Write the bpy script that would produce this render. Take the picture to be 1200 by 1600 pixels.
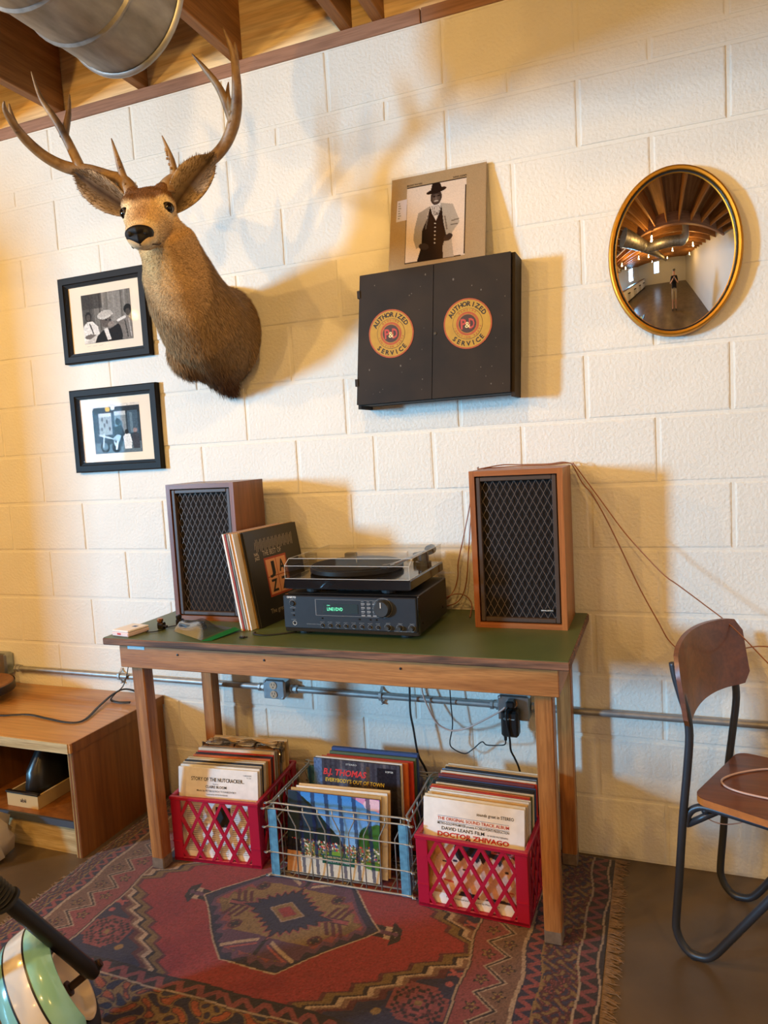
import bpy, bmesh, math, random
import numpy as np
from mathutils import Vector, Matrix

for o in list(bpy.data.objects): bpy.data.objects.remove(o, do_unlink=True)
SC = bpy.context.scene
COL = SC.collection
random.seed(7); RNG = np.random.default_rng(7)
PI = math.pi

# ------------------------------------------------------------------ camera
cam = bpy.data.cameras.new('camera'); camo = bpy.data.objects.new('camera', cam); COL.objects.link(camo)
cam.sensor_fit = 'VERTICAL'; cam.sensor_height = 24.0; cam.lens = 1118.84 / 1600 * 24
cam.clip_start = .02; cam.clip_end = 60
yaw, pit, rol = .3696, -.0875, .0564
CR = (Matrix.Rotation(yaw, 3, 'Z') @ Matrix.Rotation(pit, 3, 'X') @ Matrix.Rotation(rol, 3, 'Y'))
cm = Matrix((CR.col[0], CR.col[2], -CR.col[1])).transposed().to_4x4()
cm.translation = (.2054, -2.3214, 1.3679)
camo.matrix_world = cm
SC.camera = camo
SC.view_settings.view_transform = 'Standard'; SC.view_settings.look = 'None'
SC.view_settings.gamma = 1; SC.view_settings.use_curve_mapping = False
SC.view_settings.exposure = 0.0

# ------------------------------------------------------------------ world: plain daylight sky outside the windows
w = bpy.data.worlds.new('sky'); SC.world = w; w.use_nodes = True
w.node_tree.nodes['Background'].inputs[0].default_value = (.45, .68, 1, 1)
w.node_tree.nodes['Background'].inputs[1].default_value = 1.2

# ------------------------------------------------------------------ daylight through the two street windows
DAY = (.25, .63, 1.0); WARM = (1.0, .57, .16)
def area(name, loc, target, sx, sy, power, col):
    l = bpy.data.lights.new(name, 'AREA'); l.shape = 'RECTANGLE'; l.size = sx; l.size_y = sy; l.energy = power; l.color = col
    o = bpy.data.objects.new(name, l); COL.objects.link(o); o.location = loc
    d = Vector(target) - Vector(loc); o.rotation_euler = d.to_track_quat('-Z', 'Y').to_euler()
    return o
a_ = area('daylight_window', (-7.93, -6.6, 1.95), (-.6, 0, 1.1), .75, 1.35, 182, DAY); a_.data.spread = math.radians(70)
area('daylight_window_far', (-3.2, -8.93, 1.95), (-3.2, -7.9, 1.95), 1.1, 1.35, 14, (.6, .8, 1))

# bulbs of the ceiling string lights: (x, y, z, power)
BULBS = [(-3.3, -2.0, 2.50, 84), (-2.1, -2.6, 2.52, 72), (-1.7, -3.3, 2.55, 56), (.2, -3.1, 2.52, 34), (1.3, -2.3, 2.50, 34),
         (-4.6, -3.2, 2.5, 40), (1.9, -4.6, 2.5, 24), (-.5, -5.6, 2.5, 24), (-2.6, -5.8, 2.5, 24), (-.45, -1.35, 2.52, 26)]

# ------------------------------------------------------------------ materials
MATS = {}
def srgb(c):
    c = np.asarray(c, float)
    if c.max() > 1.0: c = c / 255.0
    return np.where(c <= .04045, c / 12.92, ((c + .055) / 1.055) ** 2.4)
def S(*c): return tuple(srgb(c)) 
def newmat(name):
    m = bpy.data.materials.new(name); m.use_nodes = True; MATS[name] = m
    return m, m.node_tree, m.node_tree.nodes['Principled BSDF']
def mat(name, col, rough=.6, metal=0, n=0, nscale=20, bump=0, bscale=80, spec=.5, stretch=None, col2=None, coat=0, dist=.002):
    """principled with optional two-tone noise and fine relief, in object space"""
    m, t, b = newmat(name); N = t.nodes; L = t.links
    b.inputs['Roughness'].default_value = rough; b.inputs['Metallic'].default_value = metal
    b.inputs['Specular IOR Level'].default_value = spec; b.inputs['Coat Weight'].default_value = coat
    b.inputs['Base Color'].default_value = (*col, 1)
    if n or bump:
        tc = N.new('ShaderNodeTexCoord'); mp = N.new('ShaderNodeMapping'); L.new(tc.outputs['Object'], mp.inputs[0])
        if stretch: mp.inputs['Scale'].default_value = stretch
    if n:
        x = N.new('ShaderNodeTexNoise'); x.inputs['Scale'].default_value = nscale; x.inputs['Detail'].default_value = 6
        L.new(mp.outputs[0], x.inputs['Vector'])
        r = N.new('ShaderNodeValToRGB'); r.color_ramp.elements[0].position = .5 - .22; r.color_ramp.elements[1].position = .5 + .22
        c2 = col2 if col2 else tuple(max(0, v * (1 - n)) for v in col)
        r.color_ramp.elements[0].color = (*c2, 1); r.color_ramp.elements[1].color = (*col, 1)
        L.new(x.outputs[0], r.inputs[0]); L.new(r.outputs[0], b.inputs['Base Color'])
    if bump:
        x = N.new('ShaderNodeTexNoise'); x.inputs['Scale'].default_value = bscale; x.inputs['Detail'].default_value = 5
        L.new(mp.outputs[0], x.inputs['Vector'])
        bp = N.new('ShaderNodeBump'); bp.inputs['Strength'].default_value = bump; bp.inputs['Distance'].default_value = dist
        L.new(x.outputs[0], bp.inputs['Height']); L.new(bp.outputs[0], b.inputs['Normal'])
    return m
def wood(name, c1, c2, axis='X', scale=14, rough=.5, bump=.15, ring=2.2, coat=0):
    """grain drawn out along one axis"""
    m, t, b = newmat(name); N = t.nodes; L = t.links
    tc = N.new('ShaderNodeTexCoord'); mp = N.new('ShaderNodeMapping'); L.new(tc.outputs['Object'], mp.inputs[0])
    s = [1, 1, 1]; s['XYZ'.index(axis)] = .06; mp.inputs['Scale'].default_value = s
    a = N.new('ShaderNodeTexNoise'); a.inputs['Scale'].default_value = scale; a.inputs['Detail'].default_value = 8; a.inputs['Distortion'].default_value = ring
    f = N.new('ShaderNodeTexNoise'); f.inputs['Scale'].default_value = scale * 14; f.inputs['Detail'].default_value = 3
    L.new(mp.outputs[0], a.inputs['Vector']); L.new(mp.outputs[0], f.inputs['Vector'])
    r = N.new('ShaderNodeValToRGB'); r.color_ramp.elements[0].position = .33; r.color_ramp.elements[1].position = .66
    r.color_ramp.elements[0].color = (*c2, 1); r.color_ramp.elements[1].color = (*c1, 1)
    mx = N.new('ShaderNodeMix'); mx.data_type = 'RGBA'; mx.blend_type = 'MULTIPLY'; mx.inputs[0].default_value = .45
    g = N.new('ShaderNodeValToRGB'); g.color_ramp.elements[0].position = .38; g.color_ramp.elements[1].position = .58
    g.color_ramp.elements[0].color = (.55, .5, .45, 1); g.color_ramp.elements[1].color = (1, 1, 1, 1)
    L.new(a.outputs[0], r.inputs[0]); L.new(f.outputs[0], g.inputs[0])
    L.new(r.outputs[0], mx.inputs[6]); L.new(g.outputs[0], mx.inputs[7]); L.new(mx.outputs[2], b.inputs['Base Color'])
    bp = N.new('ShaderNodeBump'); bp.inputs['Strength'].default_value = bump; bp.inputs['Distance'].default_value = .002
    L.new(f.outputs[0], bp.inputs['Height']); L.new(bp.outputs[0], b.inputs['Normal'])
    b.inputs['Roughness'].default_value = rough; b.inputs['Coat Weight'].default_value = coat
    return m
def attrmat(name, rough=.5, spec=.4, bump=0, bscale=400, coat=0, sheen=0):
    """flat print or dyed yarn: colour stored per vertex of the piece"""
    m, t, b = newmat(name); N = t.nodes; L = t.links
    a = N.new('ShaderNodeAttribute'); a.attribute_name = 'Col'; L.new(a.outputs['Color'], b.inputs['Base Color'])
    b.inputs['Roughness'].default_value = rough; b.inputs['Specular IOR Level'].default_value = spec
    b.inputs['Coat Weight'].default_value = coat; b.inputs['Sheen Weight'].default_value = sheen
    if bump:
        tc = N.new('ShaderNodeTexCoord'); x = N.new('ShaderNodeTexNoise'); x.inputs['Scale'].default_value = bscale; L.new(tc.outputs['Object'], x.inputs['Vector'])
        bp = N.new('ShaderNodeBump'); bp.inputs['Strength'].default_value = bump; bp.inputs['Distance'].default_value = .002
        L.new(x.outputs[0], bp.inputs['Height']); L.new(bp.outputs[0], b.inputs['Normal'])
    return m
def clearmat(name, tint=(1, 1, 1), gloss=.12, rough=.04):
    """thin clear plastic or glass: see-through with a surface reflection"""
    m = bpy.data.materials.new(name); m.use_nodes = True; MATS[name] = m; t = m.node_tree; N = t.nodes; L = t.links
    N.remove(N['Principled BSDF'])
    tr = N.new('ShaderNodeBsdfTransparent'); tr.inputs[0].default_value = (*tint, 1)
    gl = N.new('ShaderNodeBsdfGlossy'); gl.inputs['Roughness'].default_value = rough
    lw = N.new('ShaderNodeLayerWeight'); lw.inputs['Blend'].default_value = .25
    mr = N.new('ShaderNodeMapRange'); mr.inputs['To Min'].default_value = gloss * .45; mr.inputs['To Max'].default_value = min(1, gloss * 4)
    mx = N.new('ShaderNodeMixShader'); L.new(lw.outputs['Fresnel'], mr.inputs[0]); L.new(mr.outputs[0], mx.inputs[0])
    L.new(tr.outputs[0], mx.inputs[1]); L.new(gl.outputs[0], mx.inputs[2]); L.new(mx.outputs[0], N['Material Output'].inputs[0])
    return m
def emit(name, col, strength):
    m, t, b = newmat(name)
    b.inputs['Base Color'].default_value = (0, 0, 0, 1); b.inputs['Emission Color'].default_value = (*col, 1); b.inputs['Emission Strength'].default_value = strength
    return m

# ------------------------------------------------------------------ mesh building
ORG = {}
class MB:
    """collects shapes; build() links them as ONE mesh object"""
    def __init__(s): s.v = []; s.f = []; s.c = None
    def add(s, vs, fs):
        o = len(s.v); s.v.extend([tuple(map(float, p)) for p in vs]); s.f.extend([tuple(i + o for i in q) for q in fs]); return s
    def box(s, x0, x1, y0, y1, z0, z1, b=0, M=None):
        x0, x1 = min(x0, x1), max(x0, x1); y0, y1 = min(y0, y1), max(y0, y1); z0, z1 = min(z0, z1), max(z0, z1)
        if b <= 0:
            vs = [(x, y, z) for z in (z0, z1) for y in (y0, y1) for x in (x0, x1)]
            fs = [(0, 2, 3, 1), (4, 5, 7, 6), (0, 1, 5, 4), (2, 6, 7, 3), (0, 4, 6, 2), (1, 3, 7, 5)]
        else:
            b = min(b, (x1 - x0) * .49, (y1 - y0) * .49, (z1 - z0) * .49)
            bm = bmesh.new(); bmesh.ops.create_cube(bm, size=1)
            for q in bm.verts: q.co = Vector(((x0 + x1) / 2 + q.co.x * (x1 - x0), (y0 + y1) / 2 + q.co.y * (y1 - y0), (z0 + z1) / 2 + q.co.z * (z1 - z0)))
            bmesh.ops.bevel(bm, geom=bm.edges[:], offset=b, segments=1, affect='EDGES')
            bm.verts.index_update(); vs = [q.co.copy() for q in bm.verts]; fs = [[q.index for q in f.verts] for f in bm.faces]; bm.free()
        if M is not None: vs = [M @ Vector(q) for q in vs]
        return s.add(vs, fs)
    def tube(s, path, r, n=8, closed=False, sq=None):
        P = [Vector(p) for p in path]; k = len(P)
        R = list(r) if hasattr(r, '__len__') else [r] * k
        T = []
        for i in range(k):
            a = P[(i - 1) % k] if (closed or i > 0) else P[i]; b = P[(i + 1) % k] if (closed or i < k - 1) else P[i]
            d = b - a; T.append(d.normalized() if d.length > 1e-9 else Vector((0, 0, 1)))
        u = T[0].orthogonal().normalized()
        if abs(T[0].z) < .9: u = (Vector((0, 0, 1)) - T[0] * T[0].z).normalized()
        vs = []
        for i in range(k):
            u = (u - T[i] * u.dot(T[i])); u = u.normalized() if u.length > 1e-6 else T[i].orthogonal().normalized()
            w_ = T[i].cross(u)
            for j in range(n):
                a = 2 * PI * (j + .5) / n; e = (1, 1) if sq is None else sq
                vs.append(P[i] + (u * math.sin(a) * e[1] + w_ * math.cos(a) * e[0]) * R[i])
        fs = []
        m = k if closed else k - 1
        for i in range(m):
            for j in range(n):
                a = i * n + j; b = i * n + (j + 1) % n; c = ((i + 1) % k) * n + (j + 1) % n; d = ((i + 1) % k) * n + j
                fs.append((a, d, c, b))
        if not closed:
            fs.append(tuple(range(n))); fs.append(tuple(reversed(range((k - 1) * n, k * n))))
        return s.add(vs, fs)
    def lathe(s, prof, o=(0, 0, 0), ax=(0, 0, 1), n=24, cap=True, a0=0, a1=2 * PI):
        ax = Vector(ax).normalized(); u = ax.orthogonal().normalized(); w_ = ax.cross(u); o = Vector(o); full = abs(a1 - a0 - 2 * PI) < 1e-6
        m = n if full else n + 1; vs = []
        for r, h in prof:
            for j in range(m):
                a = a0 + (a1 - a0) * j / n; vs.append(o + ax * h + (u * math.cos(a) + w_ * math.sin(a)) * r)
        fs = []
        for i in range(len(prof) - 1):
            for j in range(n):
                j2 = (j + 1) % m
                fs.append((i * m + j, i * m + j2, (i + 1) * m + j2, (i + 1) * m + j))
        if cap and full:
            if prof[0][0] > 1e-6: fs.append(tuple(reversed(range(m))))
            if prof[-1][0] > 1e-6: fs.append(tuple(range((len(prof) - 1) * m, len(prof) * m)))
        return s.add(vs, fs)
    def loft(s, secs, cap=True, closed=True):
        n = len(secs[0]); vs = [p for q in secs for p in q]; fs = []
        for i in range(len(secs) - 1):
            for j in range(n if closed else n - 1):
                fs.append((i * n + j, i * n + (j + 1) % n, (i + 1) * n + (j + 1) % n, (i + 1) * n + j))
        if cap and closed: fs.append(tuple(reversed(range(n)))); fs.append(tuple(range((len(secs) - 1) * n, len(secs) * n)))
        return s.add(vs, fs)
    def prism(s, poly, f0, f1):
        """poly: 2-D points; f0/f1 map a 2-D point to the near and the far 3-D point"""
        n = len(poly); vs = [f0(*p) for p in poly] + [f1(*p) for p in poly]
        fs = [tuple(range(n)), tuple(reversed(range(n, 2 * n)))] + [(i, i + n, (i + 1) % n + n, (i + 1) % n) for i in range(n)]
        return s.add(vs, fs)
    def sphere(s, c, r, n=12, m=8, sc=(1, 1, 1)):
        prof = [(math.sin(PI * i / m), -math.cos(PI * i / m)) for i in range(m + 1)]
        o = len(s.v); s.lathe([(max(a, 1e-5), b) for a, b in prof], (0, 0, 0), (0, 0, 1), n, cap=False)
        for i in range(o, len(s.v)):
            p = s.v[i]; s.v[i] = (c[0] + p[0] * r * sc[0], c[1] + p[1] * r * sc[1], c[2] + p[2] * r * sc[2])
        return s
    def xf(s, M, a=0):
        for i in range(a, len(s.v)): s.v[i] = tuple(M @ Vector(s.v[i]))
        return s
    def build(s, name, m, parent=None, smooth=False, origin=None, fix=True):
        if parent is not None: org = ORG[parent.name]
        elif origin is not None: org = tuple(origin)
        else:
            A = np.array(s.v); org = ((A[:, 0].min() + A[:, 0].max()) / 2, (A[:, 1].min() + A[:, 1].max()) / 2, A[:, 2].min())
        me = bpy.data.meshes.new(name); V = np.array(s.v, float) - np.array(org)
        me.from_pydata(V.tolist(), [], s.f)
        if s.c is not None:
            a = me.color_attributes.new('Col', 'FLOAT_COLOR', 'POINT'); c = np.ones((len(V), 4), np.float32); c[:, :3] = s.c; a.data.foreach_set('color', c.ravel())
        if fix and s.c is None:
            bm = bmesh.new(); bm.from_mesh(me); bmesh.ops.recalc_face_normals(bm, faces=bm.faces[:]); bm.to_mesh(me); bm.free()
        me.materials.append(MATS[m] if isinstance(m, str) else m)
        if smooth is True: me.polygons.foreach_set('use_smooth', [True] * len(me.polygons))
        elif smooth: me.shade_auto(smooth) if hasattr(me, 'shade_auto') else None
        o = bpy.data.objects.new(name, me); COL.objects.link(o)
        if parent is not None: o.parent = parent
        else: o.location = org
        ORG[o.name] = org
        if smooth and smooth is not True: me.set_sharp_from_angle(angle=smooth); me.polygons.foreach_set('use_smooth', [True] * len(me.polygons)); me.set_sharp_from_angle(angle=smooth)
        return o
AUTO = math.radians(35)
def tag(o, label, cat=None, group=None, kind=None):
    if label: o['label'] = label
    if cat: o['category'] = cat
    if group: o['group'] = group
    if kind: o['kind'] = kind
    return o
def thing(name, label, cat, loc, group=None):
    o = bpy.data.objects.new(name, None); COL.objects.link(o); o.location = loc; o.empty_display_size = .05
    ORG[o.name] = tuple(loc); tag(o, label, cat, group); return o
def struct(o): o['kind'] = 'structure'; return o
def box(name, m, parent, *a, b=0, M=None, label=None):
    o = MB().box(*a, b=b, M=M).build(name, m, parent); 
    if label: o['label'] = label
    return o
def smoothpath(P, n=6, closed=False):
    """Catmull-Rom through the points"""
    P = [Vector(p) for p in P]; k = len(P); out = []
    for i in range(k if closed else k - 1):
        a, b, c, d = (P[(i - 1) % k], P[i], P[(i + 1) % k], P[(i + 2) % k]) if closed else (P[max(i - 1, 0)], P[i], P[i + 1], P[min(i + 2, k - 1)])
        for j in range(n):
            t = j / n; out.append(.5 * ((2 * b) + (c - a) * t + (2 * a - 5 * b + 4 * c - d) * t * t + (3 * b - a - 3 * c + d) * t ** 3))
    if not closed: out.append(P[-1])
    return out
def cord(name, pts, r, m, label, cat, parent=None, n=6, sq=None, group=None, k=6):
    o = MB().tube(smoothpath(pts, k), r, n, sq=sq).build(name, m, parent, smooth=True)
    if parent is None: tag(o, label, cat, group)
    return o
# text outlines, cached
_TX = {}
def text_geo(body, bold=0, shear=0, space=1):
    k = (body, bold, shear, space)
    if k not in _TX:
        cu = bpy.data.curves.new('t', 'FONT'); cu.body = body; cu.size = 1; cu.resolution_u = 2; cu.offset = bold; cu.shear = shear; cu.space_character = space
        ob = bpy.data.objects.new('t', cu); COL.objects.link(ob)
        dg = bpy.context.evaluated_depsgraph_get(); me = bpy.data.meshes.new_from_object(ob.evaluated_get(dg))
        V = [tuple(v.co)[:2] for v in me.vertices]; F = [tuple(p.vertices) for p in me.polygons]
        bpy.data.objects.remove(ob); bpy.data.curves.remove(cu); bpy.data.meshes.remove(me)
        xs = [v[0] for v in V]; ys = [v[1] for v in V]
        _TX[k] = (V, F, min(xs), max(xs), min(ys), max(ys))
    return _TX[k]
class Plane:
    """a frame on a flat face: origin at its top-left corner, U to the right, Vd downward, N outward"""
    def __init__(s, tl, tr, bl):
        s.o = Vector(tl); s.u = Vector(tr) - s.o; s.d = Vector(bl) - s.o; s.w = s.u.length; s.h = s.d.length
        s.u.normalize(); s.d.normalize(); s.n = s.d.cross(s.u).normalized()
    def at(s, x, y, z=0): return s.o + s.u * x + s.d * y + s.n * z
def text(mb, pl, body, x, y, h, width=None, anchor='l', z=.0006, bold=0, shear=0, rot=0, space=1):
    """write on a plane: (x,y) = left/centre/right end of the baseline, h = cap height"""
    V, F, x0, x1, y0, y1 = text_geo(body, bold, shear, space)
    s = h / .73; sx = s if width is None else width / max(1e-6, x1 - x0)
    off = {'l': x0, 'c': (x0 + x1) / 2, 'r': x1}[anchor]; ca, sa = math.cos(rot), math.sin(rot); out = []
    for a, b in V:
        px, py = (a - off) * sx, b * s; px, py = px * ca - py * sa, px * sa + py * ca
        out.append(pl.at(x + px, y - py, z))
    mb.add(out, F)
def flat(mb, pl, pts, z=.0004): mb.add([pl.at(x, y, z) for x, y in pts], [tuple(reversed(range(len(pts))))])
# small raster painter for flat prints; coordinates run 0..1 to the right and down
class Paint:
    def __init__(s, w, h, col, seed=0):
        s.w, s.h = w, h; s.a = np.zeros((h, w, 3)) + srgb(col)
        s.X, s.Y = np.meshgrid(np.linspace(0, 1, w), np.linspace(0, 1, h)); s.r = np.random.default_rng(seed)
    def put(s, m, col, k=1.0): s.a[m] = s.a[m] * (1 - k) + srgb(col) * k; return s
    def rect(s, x0, y0, x1, y1, col, k=1.0): return s.put((s.X >= x0) & (s.X <= x1) & (s.Y >= y0) & (s.Y <= y1), col, k)
    def ell(s, cx, cy, rx, ry, col, k=1.0, rot=0):
        c, n = math.cos(rot), math.sin(rot); x, y = s.X - cx, s.Y - cy
        return s.put(((x * c + y * n) / rx) ** 2 + ((-x * n + y * c) / ry) ** 2 <= 1, col, k)
    def inside(s, P):
        m = np.zeros(s.X.shape, bool); n = len(P)
        for i in range(n):
            (x1, y1), (x2, y2) = P[i], P[(i + 1) % n]
            if y1 == y2: continue
            m ^= ((s.Y < y1) != (s.Y < y2)) & (s.X < (x2 - x1) * (s.Y - y1) / (y2 - y1) + x1)
        return m
    def poly(s, P, col, k=1.0): return s.put(s.inside(P), col, k)
    def line(s, P, wd, col, k=1.0):
        for (x1, y1), (x2, y2) in zip(P[:-1], P[1:]):
            dx, dy = x2 - x1, y2 - y1; t = np.clip(((s.X - x1) * dx + (s.Y - y1) * dy) / (dx * dx + dy * dy + 1e-9), 0, 1)
            s.put((s.X - x1 - t * dx) ** 2 + (s.Y - y1 - t * dy) ** 2 <= wd * wd, col, k)
        return s
    def noise(s, amt, cell=1):
        h, w_ = -(-s.h // cell), -(-s.w // cell); q = s.r.normal(size=(h, w_, 1)); q = np.repeat(np.repeat(q, cell, 0), cell, 1)[:s.h, :s.w]
        s.a = np.clip(s.a * (1 + amt * q), 0, 1); return s
    def mesh(s, name, pl, x0, y0, x1, y1, m, parent, z=.0005, label=None):
        """lay the print on a plane between (x0,y0) and (x1,y1), metres from its top-left corner"""
        mb = MB(); xs = np.linspace(x0, x1, s.w); ys = np.linspace(y0, y1, s.h)
        o, u, d, n = (np.array(q) for q in (pl.o, pl.u, pl.d, pl.n))
        V = o + n * z + xs[None, :, None] * u + ys[:, None, None] * d; mb.v = V.reshape(-1, 3).tolist()
        i = np.arange(s.h - 1)[:, None] * s.w + np.arange(s.w - 1)[None, :]; i = i.ravel()
        mb.f = np.stack([i, i + s.w, i + s.w + 1, i + 1], 1).tolist(); mb.c = s.a.reshape(-1, 3)
        ob = mb.build(name, m, parent)
        if label: ob['label'] = label
        return ob
# ------------------------------------------------------------------ material palette
mat('paint', (.80, .785, .715), .62, n=.06, nscale=6, bump=.8, bscale=95, dist=.0035)
mat('mortar', (.78, .765, .695), .7, bump=.6, bscale=90, dist=.003)
mat('plaster', (.72, .71, .69), .7, bump=.15, bscale=60)
mat('concrete', (.15, .108, .070), .34, n=.45, nscale=3.2, bump=.12, bscale=60, spec=.4)
wood('joist_wood', S(176, 122, 66), S(130, 86, 42), 'Y', 9, .6); wood('joist_wood_x', S(176, 122, 66), S(130, 86, 42), 'X', 9, .6)
wood('plate_wood', S(170, 128, 102), S(136, 98, 74), 'X', 9, .7)
wood('pine', S(252, 232, 188), S(226, 188, 130), 'X', 7, .6, ring=3)
wood('subfloor_wood', S(160, 120, 78), S(120, 84, 50), 'Y', 6, .7)
mat('galv', (.40, .385, .36), .5, .85, n=.5, nscale=26, bump=.25, bscale=34, stretch=(1, .35, 1))
mat('galv_pipe', (.44, .44, .43), .5, .7, n=.25, nscale=30)
mat('steel_box', (.42, .48, .52), .38, 1, n=.15, nscale=40)
wood('oak_x', S(190, 132, 74), S(140, 88, 44), 'X', 20, .45, ring=1.2, coat=.15)
wood('oak_y', S(190, 132, 74), S(140, 88, 44), 'Y', 20, .45, ring=1.2, coat=.15)
wood('oak_z', S(184, 128, 72), S(136, 84, 42), 'Z', 20, .45, ring=1.2, coat=.15)
wood('worn_edge', S(142, 100, 74), S(60, 46, 38), 'X', 26, .75, ring=3)
mat('lino_green', S(84, 98, 56), .42, n=.12, nscale=9, bump=.04)
mat('black', (.012, .012, .013), .4)
mat('black_gloss', (.008, .008, .010), .12, coat=.4)
mat('black_matte', (.012, .011, .011), .8)
mat('panel_blue_black', (.020, .024, .032), .38, 0, n=.1, nscale=60)
mat('rubber', (.02, .02, .021), .6)
mat('white_ink', (.78, .77, .74), .6)
mat('grey_ink', (.30, .30, .30), .6)
mat('black_ink', (.015, .014, .013), .7)
mat('red_ink', S(196, 52, 40), .6)
mat('blue_ink', S(60, 96, 150), .6)
mat('yellow_ink', S(232, 196, 60), .6)
mat('paper_white', S(236, 232, 222), .7, n=.04, nscale=30)
mat('paper_cream', S(222, 208, 178), .7, n=.06, nscale=30)
mat('chrome', (.7, .7, .7), .15, 1)
attrmat('print', .42, .35); attrmat('print_gloss', .2, .5, coat=.2); attrmat('print_matte', .75, .2)
clearmat('clear_plastic', (.93, .92, .90), .14, .03)
clearmat('clear_film', (.95, .95, .95), .2, .12)
clearmat('picture_glass', (.99, .99, .99), .0008, .02)
clearmat('bag_film', (.84, .84, .84), .10, .18)

# ------------------------------------------------------------------ the room
BR, RH, JT = .4064, .2032, .005
ZT = 2.7125
back = struct(MB().box(-8.1, 2.7, .0028, .2, 0, ZT).build('wall_back', 'mortar', origin=(0, 0, 0)))
back['label'] = 'cream painted concrete block wall behind the table'
rows = [(k * RH, (k + 1) * RH, 0 if k % 2 else .5) for k in range(12)] + [(12 * RH, 12.345 * RH, .5), (12.345 * RH, ZT, 0)]
_blk = {}
def block(x0, x1, z0, z1, k):
    wd, hh = round(x1 - x0, 3), round(z1 - z0, 3); v = random.randrange(3); key = (wd, hh, v)
    if key not in _blk:
        r = random.Random(hash(key) & 255); b = .005; mb = MB()
        a, c, e, g = JT, wd - JT, JT, hh - JT
        j = lambda q: r.uniform(-q, q)
        F = [(a + b + j(.002), j(.0006), e + b + j(.002)), (c - b + j(.002), j(.0006), e + b + j(.002)), (c - b + j(.002), j(.0006), g - b + j(.002)), (a + b + j(.002), j(.0006), g - b + j(.002))]
        Bk = [(a + j(.0015), 0.005, e + j(.0015)), (c + j(.0015), 0.005, e + j(.0015)), (c + j(.0015), 0.005, g + j(.0015)), (a + j(.0015), 0.005, g + j(.0015))]
        Md = [(x * .5 + p * .5 + (x - p) * .4, .0012, z * .5 + q * .5 + (z - q) * .4) for (x, _, z), (p, _, q) in zip(Bk, F)]
        mb.add(F + Md + Bk, [(0, 1, 2, 3)] + [(i, i + 4, (i + 1) % 4 + 4, (i + 1) % 4) for i in range(4)] + [(i + 4, i + 8, (i + 1) % 4 + 8, (i + 1) % 4 + 4) for i in range(4)])
        o = mb.build('block', 'paint', back); _blk[key] = o
    else:
        o = _blk[key].copy(); COL.objects.link(o)
    o.location = (x0, random.uniform(-.0008, .0008), z0)
    return o
for k, (z0, z1, ph) in enumerate(rows):
    js = [ph + u for u in range(-9, 4)]
    if k == 6: js = [u for u in js if abs(u + 1.5) > .01] + [-1.76, -1.24]; js.sort()
    if k == 4: js = [u for u in js if abs(u + .5) > .01] + [-.78]; js.sort()
    for a, b in zip(js[:-1], js[1:]): block(a * BR, b * BR, z0, z1, k)
struct(MB().box(-8.1, 2.7, -9.1, .2, -.06, 0).build('floor', 'concrete', origin=(0, 0, 0)))
struct(MB().box(2.6, 2.75, -9.1, .2, 0, 3.1).build('wall_right', 'plaster'))
# left wall with a tall street window
mb = MB(); WY0, WY1, WZ0, WZ1 = -6.98, -6.22, 1.26, 2.64
mb.box(-8.1, -7.95, -9.1, WY0, 0, 3.1); mb.box(-8.1, -7.95, WY1, .2, 0, 3.1); mb.box(-8.1, -7.95, WY0, WY1, 0, WZ0); mb.box(-8.1, -7.95, WY0, WY1, WZ1, 3.1)
struct(mb.build('wall_left', 'plaster'))
mb = MB(); FX0, FX1 = -3.75, -2.65
mb.box(-8.1, FX0, -9.1, -8.95, 0, 3.1); mb.box(FX1, 2.75, -9.1, -8.95, 0, 3.1); mb.box(FX0, FX1, -9.1, -8.95, 0, WZ0); mb.box(FX0, FX1, -9.1, -8.95, WZ1, 3.1)
struct(mb.build('wall_front', 'plaster'))
def window(name, pts):
    (x0, x1, y0, y1) = pts; mb = MB(); t = .05; ax = (x1 - x0) < (y1 - y0)
    if ax:
        for a, b in ((y0, y0 + t), (y1 - t, y1), ((y0 + y1) / 2 - .015, (y0 + y1) / 2 + .015)): mb.box(x0, x1, a, b, WZ0, WZ1)
        for a, b in ((WZ0, WZ0 + t), (WZ1 - t, WZ1), (1.94, 1.97)): mb.box(x0, x1, y0, y1, a, b)
    else:
        for a, b in ((x0, x0 + t), (x1 - t, x1), ((x0 + x1) / 2 - .015, (x0 + x1) / 2 + .015)): mb.box(a, b, y0, y1, WZ0, WZ1)
        for a, b in ((WZ0, WZ0 + t), (WZ1 - t, WZ1), (1.94, 1.97)): mb.box(x0, x1, y0, y1, a, b)
    o = struct(mb.build(name, 'black'))
    g = MB().box((x0 + x1) / 2 - (.002 if ax else (x1 - x0) / 2), (x0 + x1) / 2 + (.002 if ax else (x1 - x0) / 2), (y0 + y1) / 2 - (.002 if not ax else (y1 - y0) / 2), (y0 + y1) / 2 + (.002 if not ax else (y1 - y0) / 2), WZ0, WZ1)
    g.build('pane', 'picture_glass', o)
window('window_1', (-8.07, -8.03, WY0, WY1)); window('window_2', (FX0, FX1, -9.07, -9.03))
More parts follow.
